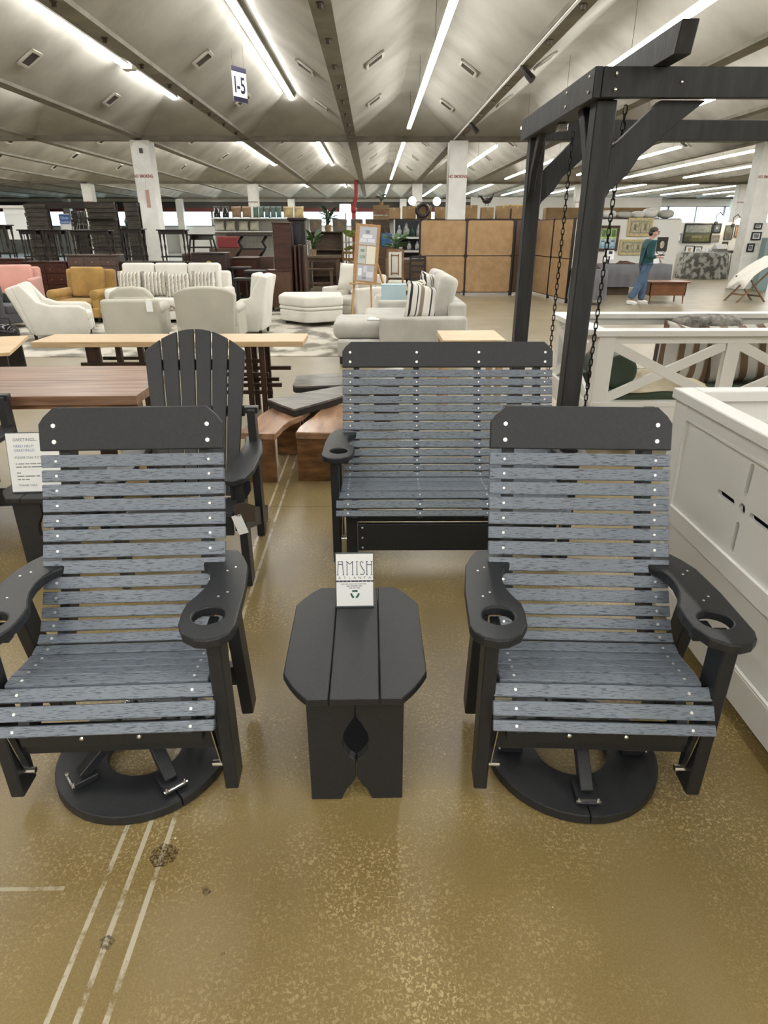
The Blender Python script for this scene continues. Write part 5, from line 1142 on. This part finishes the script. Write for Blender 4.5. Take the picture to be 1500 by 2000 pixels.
# ================================================================== divider screens
BURL = mat('tan_fabric_board', (.33, .205, .10), .8, col2=(.40, .26, .135), vscale=5, bump=.2, bscale=80); BROWNB = mat('brown_fabric_board', (.10, .065, .045), .8); DFR = mat('divider_frame', (.012, .007, .006), .45)
def rr(w, h, r, x, z):
    pts = []
    for cx, cz, a0 in ((w-r, r, -90), (w-r, h-r, 0), (r, h-r, 90), (r, r, 180)):
        for k in range(5): a_ = R(a0+k*22.5); pts.append((x+cx+r*math.cos(a_), z+cz+r*math.sin(a_)))
    return pts
def divider(label, p0, ang, panels):
    t = T('room_divider', label, 'divider', p0, ang, 'folding display dividers'); x = 0
    for w, m_ in panels:
        for z0, z1 in ((.10, 1.04), (1.06, 1.95)):
            MB().prism(rr(w-.05, z1-z0, .06, x+.025, z0), -.015, .015, Matrix.Rotation(R(90), 4, 'X')).build('fabric_panel', m_, t)
            MB().prism([(x, z0-.02), (x+w, z0-.02), (x+w, z1+.02), (x, z1+.02)], -.012, .012, Matrix.Rotation(R(90), 4, 'X'), holes=[rr(w-.05, z1-z0, .06, x+.025, z0)]).build('panel_frame', DFR, t)
        x += w
    xx = 0
    for w, m_ in list(panels)+[(0, None)]:
        box('post', DFR, t, xx-.025, xx+.025, -.03, .03, 0, 1.98); xx += w
divider('tan fabric room divider standing across the aisle', (1.30, 18.95, 0), .8, ((1.29, BURL), (1.31, BURL)))
divider('narrow brown section of the divider set at an angle', (3.93, 19.0, 0), 38, ((.82, BROWNB),))
divider('tan fabric divider section folding toward the camera', (4.62, 19.4, 0), -83, ((1.30, BURL), (1.28, BURL)))
# ================================================================== art booth at the right
st(box('wall_art', WHITE, None, 7.1, 9.7, 21.6, 21.7, 0, 2.02)); st(box('wall_gallery', WHITE, None, 11.55, 16.2, 27.3, 27.4, 0, 2.0))
st(box('wall_booth', WHITE, None, 5.55, 7.1, 21.6, 21.7, 0, 2.02))
GOLD = mat('gilt_frame', (.55, .44, .20), .5, var=.15); BRFR = mat('brown_frame', (.06, .025, .012), .4); BLFR = mat('black_frame', (.012, .012, .013), .4); GYFR = mat('grey_frame', (.20, .19, .17), .5)
PARCH = mat('parchment', (.42, .38, .26), .7, var=.25, vscale=14)
def picture(label, x0, x1, z0, z1, y, fm, art, fw=.05, mat_=None, mirror=None):
    t = T('framed_picture', label, 'picture', ((x0+x1)/2, y, (z0+z1)/2)); w, h = (x1-x0)/2, (z1-z0)/2
    MB().box(-w, w, -.03, 0, h-fw, h).box(-w, w, -.03, 0, -h, -h+fw).box(-w, -w+fw, -.03, 0, -h+fw, h-fw).box(w-fw, w, -.03, 0, -h+fw, h-fw).build('frame', fm, t)
    c = box('picture_sheet', mat_ or PAPER, t, -w+fw, w-fw, -.012, -.002, -h+fw, h-fw)
    for ia, (a0, a1, b0, b1, col) in enumerate(art):
        box('painted_area', mat('paint_%02d_%02d_%02d' % tuple(int(v*99) for v in col), col, .6, var=.25, vscale=12), c, -w+fw+a0*2*(w-fw), -w+fw+a1*2*(w-fw), -.014-.0012*ia, -.012, -h+fw+b0*2*(h-fw), -h+fw+b1*2*(h-fw))
    return t
yA = 21.58
picture('painting of ships below green arches in a brown frame', 7.10, 7.76, 1.10, 1.84, yA, BRFR, ((0, 1, .48, 1, (.30, .42, .16)), (0, 1, .12, .48, (.40, .55, .62)), (0, 1, 0, .12, (.22, .36, .48)), (.1, .32, .58, .92, (.10, .18, .06)), (.4, .62, .58, .92, (.14, .22, .08)), (.7, .92, .58, .92, (.10, .18, .06)), (.1, .3, .32, .38, (.10, .13, .15)), (.45, .65, .24, .30, (.08, .10, .14)), (.7, .9, .34, .40, (.10, .13, .15)), (.0, 1, .50, .56, (.55, .62, .22))), .075)
for lab, x0, x1, z0, z1 in (('pair of botanical prints in a gilt frame, upper of two', 8.0, 8.78, 1.53, 2.06), ('pair of map prints in a gilt frame, lower of two', 7.83, 8.66, .99, 1.44)):
    picture(lab, x0, x1, z0, z1, yA, GOLD, ((.06, .47, .10, .90, (.12, .11, .08)), (.53, .94, .10, .90, (.12, .11, .08)), (.08, .45, .13, .87, (.40, .36, .24)), (.55, .92, .13, .87, (.40, .36, .24)), (.22, .32, .3, .7, (.16, .15, .10)), (.69, .79, .3, .7, (.16, .15, .10))), .05, PARCH)
yG = 27.28; k_ = 27.28/22.3
def G(x): return x*k_
def GZ(z): return 1.7+(z-1.7)*k_
GD, SKY_, HILL, PALE = (.03, .035, .04), (.20, .22, .24), (.085, .09, .035), (.55, .53, .48)
for (lab, x0, x1, z0, z1, fm, art, fw) in (
    ('large dark landscape painting of fields in a heavy frame', 10.13, 11.06, 1.32, 1.91, BLFR, ((0, 1, .5, 1, (.20, .21, .19)), (0, 1, .38, .55, (.055, .06, .045)), (0, 1, 0, .42, (.10, .095, .035)), (.3, .7, .22, .36, (.18, .17, .08)), (0, .25, .0, .3, (.05, .05, .02))), .06),
    ('black poster with white lettering above the small drawings', 9.55, 9.98, 1.66, 1.91, BLFR, ((0, 1, 0, 1, (.03, .035, .045)), (.2, .8, .55, .62, (.4, .42, .42)), (.3, .75, .35, .42, (.3, .32, .32))), .02),
    ('small abstract drawing in a taupe frame below the black poster', 9.84, 10.09, 1.35, 1.61, GYFR, ((.3, .7, .2, .8, (.30, .30, .28)),), .05),
    ('small dark picture right of the large landscape', 11.06, 11.33, 1.62, 1.91, BLFR, ((0, 1, 0, 1, (.08, .10, .12)), (.3, .7, .4, .7, (.30, .33, .36))), .05),
    ('matted print in a black frame leaning on the camouflage table, left', 10.27, 10.57, .98, 1.24, BLFR, ((.3, .7, .2, .8, (.42, .36, .24)),), .025),
    ('matted print in a black frame leaning on the camouflage table, right', 10.58, 10.83, .97, 1.22, BLFR, ((.25, .75, .2, .8, (.45, .46, .44)),), .025),
    ('grey brown sketch below the small dark picture', 11.04, 11.34, 1.36, 1.56, GYFR, ((0, 1, 0, 1, (.24, .22, .19)),), .04),
    ('tall dark portrait left of the lit panel', 11.47, 11.74, 1.43, 1.85, BLFR, ((0, 1, 0, 1, (.13, .14, .12)), (.2, .8, .1, .5, (.10, .08, .05))), .02),
    ('two panel amber picture lit by a lamp', 11.80, 12.16, 1.50, 1.85, BLFR, ((.05, .47, 0, 1, (.36, .18, .07)), (.53, .95, 0, 1, (.46, .26, .12))), .02),
    ('small dim print at the bottom of the gallery wall', 11.47, 11.66, 1.10, 1.36, BLFR, ((0, 1, 0, 1, (.12, .11, .09)),), .02)):
    picture(lab, G(x0), G(x1), GZ(z0), GZ(z1), yG, fm, art, fw)
yC = 20.72
for (lab, x0, x1, z0, z1) in (('small black framed picture high on the right column', 11.52, 11.76, 1.73, 1.90), ('small black framed picture low on the right column', 11.44, 11.66, 1.10, 1.34), ('dark framed picture in the middle of the right column', 11.50, 11.80, 1.43, 1.66)):
    picture(lab, x0, x1, z0, z1, yC, BLFR, ((.15, .85, .15, .85, (.16, .17, .18)),), .04)
tag(box('picture_stack', mat('teal_spine', (.22, .30, .30), .6), None, 11.72, 12.05, 20.2, 20.5, 0, 1.5, .01), 'stack of tall canvases with teal edges at the right edge', 'canvases')
CAMO = mat('grey_camouflage', (.09, .09, .08), .9, col2=(.34, .33, .30), vscale=6, lo=.44, hi=.56, detail=3, bump=.3, bscale=20)
t = T('skirted_table', 'round table in a long grey camouflage skirt', 'table', (12.85, 26.15, 0)); n_ = 64; vs = []; fs = []
for j, z in enumerate((0.01, .35, .75, .90, .93)):
    for i in range(n_):
        a_ = 2*math.pi*i/n_; r_ = (.93, .90, .86, .84, .80)[j]+(.05, .04, .02, .0, 0)[j]*math.sin(a_*13+j*.4); vs.append((r_*math.cos(a_), r_*math.sin(a_), z))
for j in range(4):
    for i in range(n_): fs.append((j*n_+i, j*n_+(i+1) % n_, (j+1)*n_+(i+1) % n_, (j+1)*n_+i))
fs.append(tuple(range(4*n_, 5*n_))); MB().add(vs, fs).build('skirt', CAMO, t, smooth=True); MB().lathe([(.82, .931), (.82, .945)], n=40).build('glass_top', mat('table_glass', (.55, .57, .52), .1), t)
hs = T('model_house', 'small grey roofed model house on the camouflage table', 'ornament', (13.25, 25.85, .946), 12); box('walls', GYFR, hs, -.22, .22, -.15, .15, 0, .13); MB().add([(-.26, -.19, .12), (.26, -.19, .12), (.26, .19, .12), (-.26, .19, .12), (-.26, 0, .28), (.26, 0, .28)], ((0,1,5,4),(3,4,5,2),(0,4,3),(1,2,5),(0,3,2,1))).build('roof', mat('roof_grey', (.40, .39, .37), .5), hs)
o = blanket('silver_tray_heap', 'heap of pale trinkets on the camouflage table', (12.7, 25.75, .946), .5, .3, .06, JAR, seed=8, cat='trinkets')
t = T('drape_column', 'slanting grey camouflage drape column beside the right column', 'drape', (0, 0, 0)); MB().tube([(14.22, 26.0, 0), (14.30, 26.0, .7), (14.42, 26.0, 1.5), (14.48, 26.0, 2.02)], [.26, .22, .18, .18], 12).build('drape', CAMO, t, smooth=True)
small_table('weathered vanity table beside the camouflage drape', (14.12, 26.95, 0), .46, .42, .98, GYFR)
lampm = emission('lamp_glow', (1, .86, .62), 12)
for (lab, x, y, z, r_) in (('glowing wall lamp with arched arm above the lit panel', 14.28, 26.75, 2.02, .15), ('round glowing lamp above the small dark picture', 13.58, 26.75, 2.10, .17)):
    t = T('display_lamp', lab, 'lamp', (x, y, 0)); MB().ball((0, 0, z), r_, 12, 8, (1, 1, .7)).build('glowing_shade', lampm, t, smooth=True); MB().tube([(0, .5, z-.1), (0, .5, z+.15), (0, .25, z+.25), (0, 0, z+.12)], .018, 6).build('arm', BLFR, t)
    box('bracket', BLFR, t, -.03, .03, .36, .54, z-.2, z-.08)
# tables with grey cloths
GCL = fabric('charcoal_cloth', (.125, .125, .135), var=.1)
def cloth_table(label, x0, x1, y0, y1, h, hem, legs=True):
    t = T('cloth_table', label, 'table', ((x0+x1)/2, (y0+y1)/2, 0), group='folding tables under grey cloths'); w, d = (x1-x0)/2, (y1-y0)/2
    per = []
    def edge_pts(n_): 
        P_ = []
        for i in range(n_): P_.append((-w+2*w*i/n_, -d))
        for i in range(8): P_.append((w, -d+2*d*i/8))
        for i in range(n_): P_.append((w-2*w*i/n_, d))
        for i in range(8): P_.append((-w, d-2*d*i/8))
        return P_
    E_ = edge_pts(28); vs = []; N_ = len(E_)
    for j, (z, k) in enumerate(((hem, 1.0), ((hem+h)/2, .5), (h, 0))):
        for i, (x, y) in enumerate(E_): q_ = k*(.03+.02*math.sin(i*1.9)); L_2 = math.hypot(x/w, y/d); vs.append((x+math.copysign(q_, x)*(abs(x) > w*.98), y+math.copysign(q_, y)*(abs(y) > d*.98), z))
    fs = [(j*N_+i, j*N_+(i+1) % N_, (j+1)*N_+(i+1) % N_, (j+1)*N_+i) for j in range(2) for i in range(N_)]+[tuple(range(2*N_, 3*N_))]
    MB().add(vs, fs).build('cloth', GCL, t, smooth=True)
    for sx_ in (-1, 1):
        for sy_ in (-1, 1): MB().tube([(sx_*(w-.15), sy_*(d-.08), h-.02), (sx_*(w-.08), sy_*(d-.08), 0)], .016, 6).build('leg', WALLP, t)
    return t
cloth_table('long folding table under a charcoal cloth behind the man', 6.15, 8.48, 19.0, 19.75, .82, .22); cloth_table('short folding table under a charcoal cloth beside the divider', 4.98, 5.72, 16.3, 17.1, .83, .12)
tag(box('storage_tote', BRN, None, 6.55, 7.4, 19.15, 19.6, 0, .2, .01), 'brown storage box under the long cloth table', 'box')
t = T('laptop', 'white tablet screen on a stand on the long cloth table', 'screen', (6.78, 19.35, .825), 5); MB().box(-.14, .14, 0, .012, .12, .36, Matrix.Rotation(R(-10), 4, 'X')).build('display', PAPER, t); box('stand', BLFR, t, -.02, .02, .02, .10, 0, .2); box('dark_icon', INK, t, -.06, .05, -.045, -.04, .26, .34, M=None)
o = blanket('leather_tray', 'low brown leather tray on the long cloth table', (7.25, 19.35, .825), .48, .3, .04, BRFR, seed=12, cat='tray')
t = T('framed_cameo', 'black frame with a pale oval cameo on a folding stand', 'picture', (8.30, 19.5, .825), -6); MB().box(-.15, .15, 0, .02, .32, .70).build('frame', BLFR, t); MB().prism([(.06*math.cos(k*.5236), .10*math.sin(k*.5236)) for k in range(12)], 0, .006, Matrix.Translation((0, -.001, .5)) @ Matrix.Rotation(R(90), 4, 'X')).build('cameo', PARCH, t); MB().bar((-.12, .02, .32), (.10, .12, 0), .015, .015).bar((.12, .02, .32), (-.10, .12, 0), .015, .015).build('stand', BLFR, t)
t = T('paper_bag', 'white paper bag standing at the table end near the man', 'bag', (8.02, 19.25, .825)); MB().box(-.14, .14, -.07, .07, 0, .26).build('bag_body', PAPER, t, bev=.02); 
t = T('floor_lamp', 'dark metal table lamp with pale shade beside the divider', 'lamp', (5.16, 16.75, .835)); MB().lathe([(.10, 0), (.02, .04), (.015, .5)], n=10).build('base', BLFR, t); MB().lathe([(.20, .50), (.12, .66), (.11, .66), (.19, .50)], n=16).build('shade', POTW, t)
for i, (x, z) in enumerate(((5.28, .835), (5.50, .835))):
    o = blanket('trinket_heap', ('dark trinkets beside the lamp on the short cloth table', 'dark tray at the right of the short cloth table')[i], (x, 16.72 if i else 16.55, z), .28, .2, .05, BRFR, seed=20+i, cat='trinkets')
# mid-century desk
TEAK = mat('teak_veneer', (.17, .065, .028), .32, var=.25, vscale=4, stretch=(1, 6, 6))
t = T('teak_desk', 'low teak desk with tapered legs in front of the man', 'desk', (7.42, 16.85, 0)); box('top', TEAK, t, -.50, .50, -.32, .34, .50, .53, .004); box('front_panel', TEAK, t, -.47, .44, -.25, -.23, .20, .50); box('side_panel', TEAK, t, -.47, -.45, -.25, .30, .20, .50); box('side_panel', TEAK, t, .42, .44, -.25, .30, .20, .50)
for x in (-.42, .40):
    for y in (-.22, .26): MB().tube([(x, y, .22), (x*1.04, y*1.04, 0)], [.022, .012], 8).build('leg', TEAK, t)
# cloth covered chair at right edge
t = T('covered_deck_chair', 'folding wooden deck chair under a white cloth at the right', 'chair', (9.78, 17.2, 0), 8)
WD = mat('old_wood', (.20, .12, .06), .6, var=.3, vscale=6)
for y in (-.25, .25): MB().bar((-.45, y, 0), (.30, y, .75), .04, .03).build('leg', WD, t); MB().bar((.35, y, 0), (-.25, y, .62), .04, .03).build('leg', WD, t)
box('rung', WD, t, -.30, -.26, -.25, .25, .16, .20); box('rung', WD, t, .2, .24, -.25, .25, .12, .16)
n_ = 12; vs = []; fs = []
for j in range(n_+1):
    for i in range(n_+1):
        u, v = i/n_, j/n_; x = -.42+.85*u; z = .42+.56*u**.8+.06*math.sin(v*6+u*3)-.20*(u < .25)*(.25-u)*2+(.10*math.sin(math.pi*v)); vs.append((x, -.36+.72*v, z))
for j in range(n_):
    for i in range(n_): q_ = j*(n_+1)+i; fs.append((q_, q_+1, q_+n_+2, q_+n_+1))
o = MB().add(vs, fs).build('cloth', mat('white_cloth', (.74, .72, .66), .9, bump=.3, bscale=14), t, smooth=True); sm = o.modifiers.new('thick', 'SOLIDIFY'); sm.thickness = .015
# bundles on top of the booth wall
t = T('bundle_shelf', 'narrow shelf along the top of the art booth', 'shelf', (8.5, 22.2, 0)); box('board', ESPR, t, -1.4, 1.3, -.25, .25, 2.02, 2.05)
for x in (-1.3, 1.2): box('post', ESPR, t, x-.03, x+.03, -.2, .2, 0, 2.02)
for i, (x, w, h_) in enumerate(((7.55, .5, .24), (8.05, .5, .20), (8.50, .42, .22), (8.88, .46, .30), (9.40, .5, .26))):
    o = MB().ball((0, 0, h_*.5), .5, 14, 8, (w, .42, h_), .75).build('fabric_bundle', (IVORY, GREYF, IVORY, POTW, GREYF)[i], None, smooth=True, loc=(x, 22.2, 2.05)); tag(o, ('white fabric bundle at the left end of the booth shelf', 'grey white fabric bundle second along the booth shelf', 'cream fabric bundle in the middle of the booth shelf', 'large white bundle above the botanical prints', 'patterned grey bundle at the right end of the booth shelf')[i], 'bundle', 'fabric bundles on the booth shelf')
for i, (x0, x1) in enumerate(((6.0, 7.2), (7.4, 9.6))): tag(box('carton_row', CARD, None, x0, x1, 24.0, 24.5, 0, 2.42, .01), ('tall brown carton stack behind the booth, left', 'wide brown carton stack behind the fabric bundles')[i], 'box')
# I-5 aisle sign on wires
t = T('aisle_sign', 'white hanging aisle sign reading I-5 with navy bars', 'sign', (-2.50, 14.2, 3.93), 57)
NAVY = mat('sign_navy', (.025, .022, .06), .5); box('panel', PAPER, t, -.19, .19, -.006, .006, 0, .56); box('top_bar', NAVY, t, -.19, .19, -.010, -.006, .48, .56); box('bottom_bar', NAVY, t, -.19, .19, -.010, -.006, .0, .08)
text('I-5', .37, NAVY, t, (0, -.008, .15), align='CENTER', sx=.78, off=.006); m_ = MB()
for x in (-.15, .15): m_.tube([(x, 0, .56), (x, 0, .95)], .004, 4)
m_.build('wires', WIRE, t)
# ceiling bits
t = T('track_light_rail', 'white conduit with spot heads along the right ceiling beam', 'track light', (2.30, 8, 4.03)); MB().tube([(0, 0, 0), (0, 12.4, 0)], .02, 6).build('conduit', HOUS, t)
for y in (3.6, 9.2): MB().tube([(.0, y, -.02), (.10, y-.05, -.14), (.17, y-.1, -.22)], [.03, .055, .06], 8).build('spot_head', ESPR, t)
t = T('smoke_detector', 'white round detector under the ceiling at the far right', 'detector', (5.55, 9.4, 4.0)); MB().lathe([(.11, 0), (.12, .03), (.12, .10), (.02, .11), (.02, .2)], n=18).build('body', HOUS, t, smooth=False)
# ================================================================== the man
SKIN = mat('skin', (.50, .30, .22), .55); TEALK = fabric('teal_sweater', (.006, .058, .068), var=.2); DENIM = mat('denim', (.07, .12, .205), .8, var=.25, vscale=6, bump=.2); SHOE = mat('white_shoe', (.72, .72, .68), .5); HAIR = mat('dark_hair', (.03, .02, .014), .6, var=.3, vscale=30)
def skin(name, m, parent, verts, edges, rad, sub=2):
    me = bpy.data.meshes.new(name); me.from_pydata(verts, edges, []); o = obj(name, me, m, parent)
    md = o.modifiers.new('skin', 'SKIN'); md.use_smooth_shade = True
    for i, v in enumerate(me.skin_vertices[0].data):
        r_ = rad[i]; v.radius = r_ if isinstance(r_, tuple) else (r_, r_); v.use_root = (i == 0)
    s_ = o.modifiers.new('sub', 'SUBSURF'); s_.levels = sub; s_.render_levels = sub; return o
man = T('person', 'man in teal sweater and jeans looking down at an object in his hands', 'person', (6.72, 16.55, 0), 0)
# faces +X; x forward, y to his left
J = dict(pel=(0,0,.95), sp=(-.005,0,1.14), ch=(.0,0,1.34), nk=(.03,0,1.50), nk2=(.055,0,1.56), hd=(.085,0,1.64), hd2=(.10,0,1.73),
 hL=(.0,.09,.90), kL=(.06,.10,.49), aL=(.05,.10,.09), tL=(.19,.10,.035), hR=(.0,-.09,.90), kR=(-.10,-.10,.50), aR=(-.33,-.10,.11), tR=(-.21,-.10,.035),
 sL=(.0,.18,1.42), eL=(-.0,.22,1.14), wL=(.24,.13,1.12), sR=(.0,-.18,1.42), eR=(-.03,-.22,1.14), wR=(.22,-.13,1.10))
K = list(J); E_ = [('pel','sp'),('sp','ch'),('ch','nk'),('nk','nk2'),('nk2','hd'),('hd','hd2'),('pel','hL'),('hL','kL'),('kL','aL'),('aL','tL'),('pel','hR'),('hR','kR'),('kR','aR'),('aR','tR'),('ch','sL'),('sL','eL'),('eL','wL'),('ch','sR'),('sR','eR'),('eR','wR')]
RD = dict(pel=.10, sp=.10, ch=.11, nk=.055, nk2=.055, hd=(.085,.095), hd2=(.065,.075), hL=.075, kL=.05, aL=.04, tL=.035, hR=.075, kR=.05, aR=.04, tR=.035, sL=.045, eL=.036, wL=.028, sR=.045, eR=.036, wR=.028)
skin('body', SKIN, man, [J[k] for k in K], [(K.index(a_), K.index(b_)) for a_, b_ in E_], [RD[k] for k in K])
def sub_skin(name, m, keys, add, edges, rad):
    vs = [J[k] if k in J else add[k] for k in keys]; skin(name, m, man, vs, [(keys.index(a_), keys.index(b_)) for a_, b_ in edges], [rad[k] for k in keys])
sub_skin('sweater', TEALK, ['sp','ch','pel2','nk','sL','eL','cL','sR','eR','cR'], dict(pel2=(0,0,.93), cL=(.19,.145,1.12), cR=(.17,-.145,1.105)), [('pel2','sp'),('sp','ch'),('ch','nk'),('ch','sL'),('sL','eL'),('eL','cL'),('ch','sR'),('sR','eR'),('eR','cR')], dict(pel2=.155, sp=.175, ch=.175, nk=.085, sL=.095, eL=.075, cL=.05, sR=.095, eR=.075, cR=.05))
sub_skin('jeans', DENIM, ['pel','hL','kL','cL','hR','kR','cR'], dict(cL=(.05,.10,.075), cR=(-.315,-.10,.12)), [('pel','hL'),('hL','kL'),('kL','cL'),('pel','hR'),('hR','kR'),('kR','cR')], dict(pel=.115, hL=.115, kL=.10, cL=.085, hR=.115, kR=.10, cR=.085))
for (x, y, rz_, ry) in ((.10, .10, 0, 0), (-.255, -.10, 0, 12)):
    sh = MB().ball((0, 0, .045), .05, 14, 8, (2.9, 1.0, .95), .8).build('shoe', SHOE, man, smooth=True, loc=(x, y, .0 if ry == 0 else .01), rot=(0, R(ry), 0)); box('sole', POTW, sh, -.135, .14, -.045, .045, -.003, .012, .005)
MB().ball((.085, 0, 1.66), .100, 16, 12, (1.0, .82, 1.14)).build('head', SKIN, man, smooth=True)
hr = MB().ball((.070, 0, 1.70), .102, 16, 10, (1.04, .88, .80)).ball((.018, 0, 1.64), .072, 12, 8, (.85, .98, .95)).build('hair', HAIR, man, smooth=True)
MB().tube([(.185, 0, 1.675), (.215, 0, 1.635), (.185, 0, 1.62)], [.012, .018, .012], 8).build('nose', SKIN, man, smooth=True)
for s_ in (-1, 1):
    MB().ball((.085, s_*.09, 1.655), .026, 8, 6, (.7, .4, 1.2)).build('ear', SKIN, man, smooth=True); MB().ball((.178, s_*.035, 1.672), .012, 8, 6).build('eye', INK, man)
MB().tube([(.20, -.06, 1.672), (.208, 0, 1.674), (.20, .06, 1.672)], .006, 6).tube([(.20, -.07, 1.672), (.08, -.095, 1.672)], .004, 5).tube([(.20, .07, 1.672), (.08, .095, 1.672)], .004, 5).build('glasses', INK, man)
MB().ball((.18, 0, 1.605), .02, 8, 5, (.6, 1.4, .35)).build('mouth', mat('lips', (.42, .18, .15), .5), man)
for s_, w in ((1, J['wL']), (-1, J['wR'])):
    hd = MB().ball((w[0]+.045, w[1], w[2]), .045, 10, 7, (1.1, .9, .5)).build('hand', SKIN, man, smooth=True)
    for f_ in range(4):
        y = w[1]-.03+f_*.02; L_2 = (.055, .065, .06, .048)[f_]; MB().tube([(w[0]+.08, y, w[2]), (w[0]+.08+L_2*.7, y-s_*.005, w[2]-.005), (w[0]+.08+L_2, y-s_*.012, w[2]-.03)], [.010, .009, .007], 6).build('finger', SKIN, hd, smooth=True)
    MB().tube([(w[0]+.03, w[1]-s_*.04, w[2]+.01), (w[0]+.07, w[1]-s_*.06, w[2]+.02), (w[0]+.10, w[1]-s_*.058, w[2]+.018)], [.012, .011, .008], 6).build('thumb', SKIN, hd, smooth=True)
o = MB().box(-.06, .06, -.05, .05, 0, .03).build('small_box', BLFR, None, bev=.006, loc=(7.07, 16.55, 1.135)); tag(o, 'small dark object held in the hands of the man', 'object')
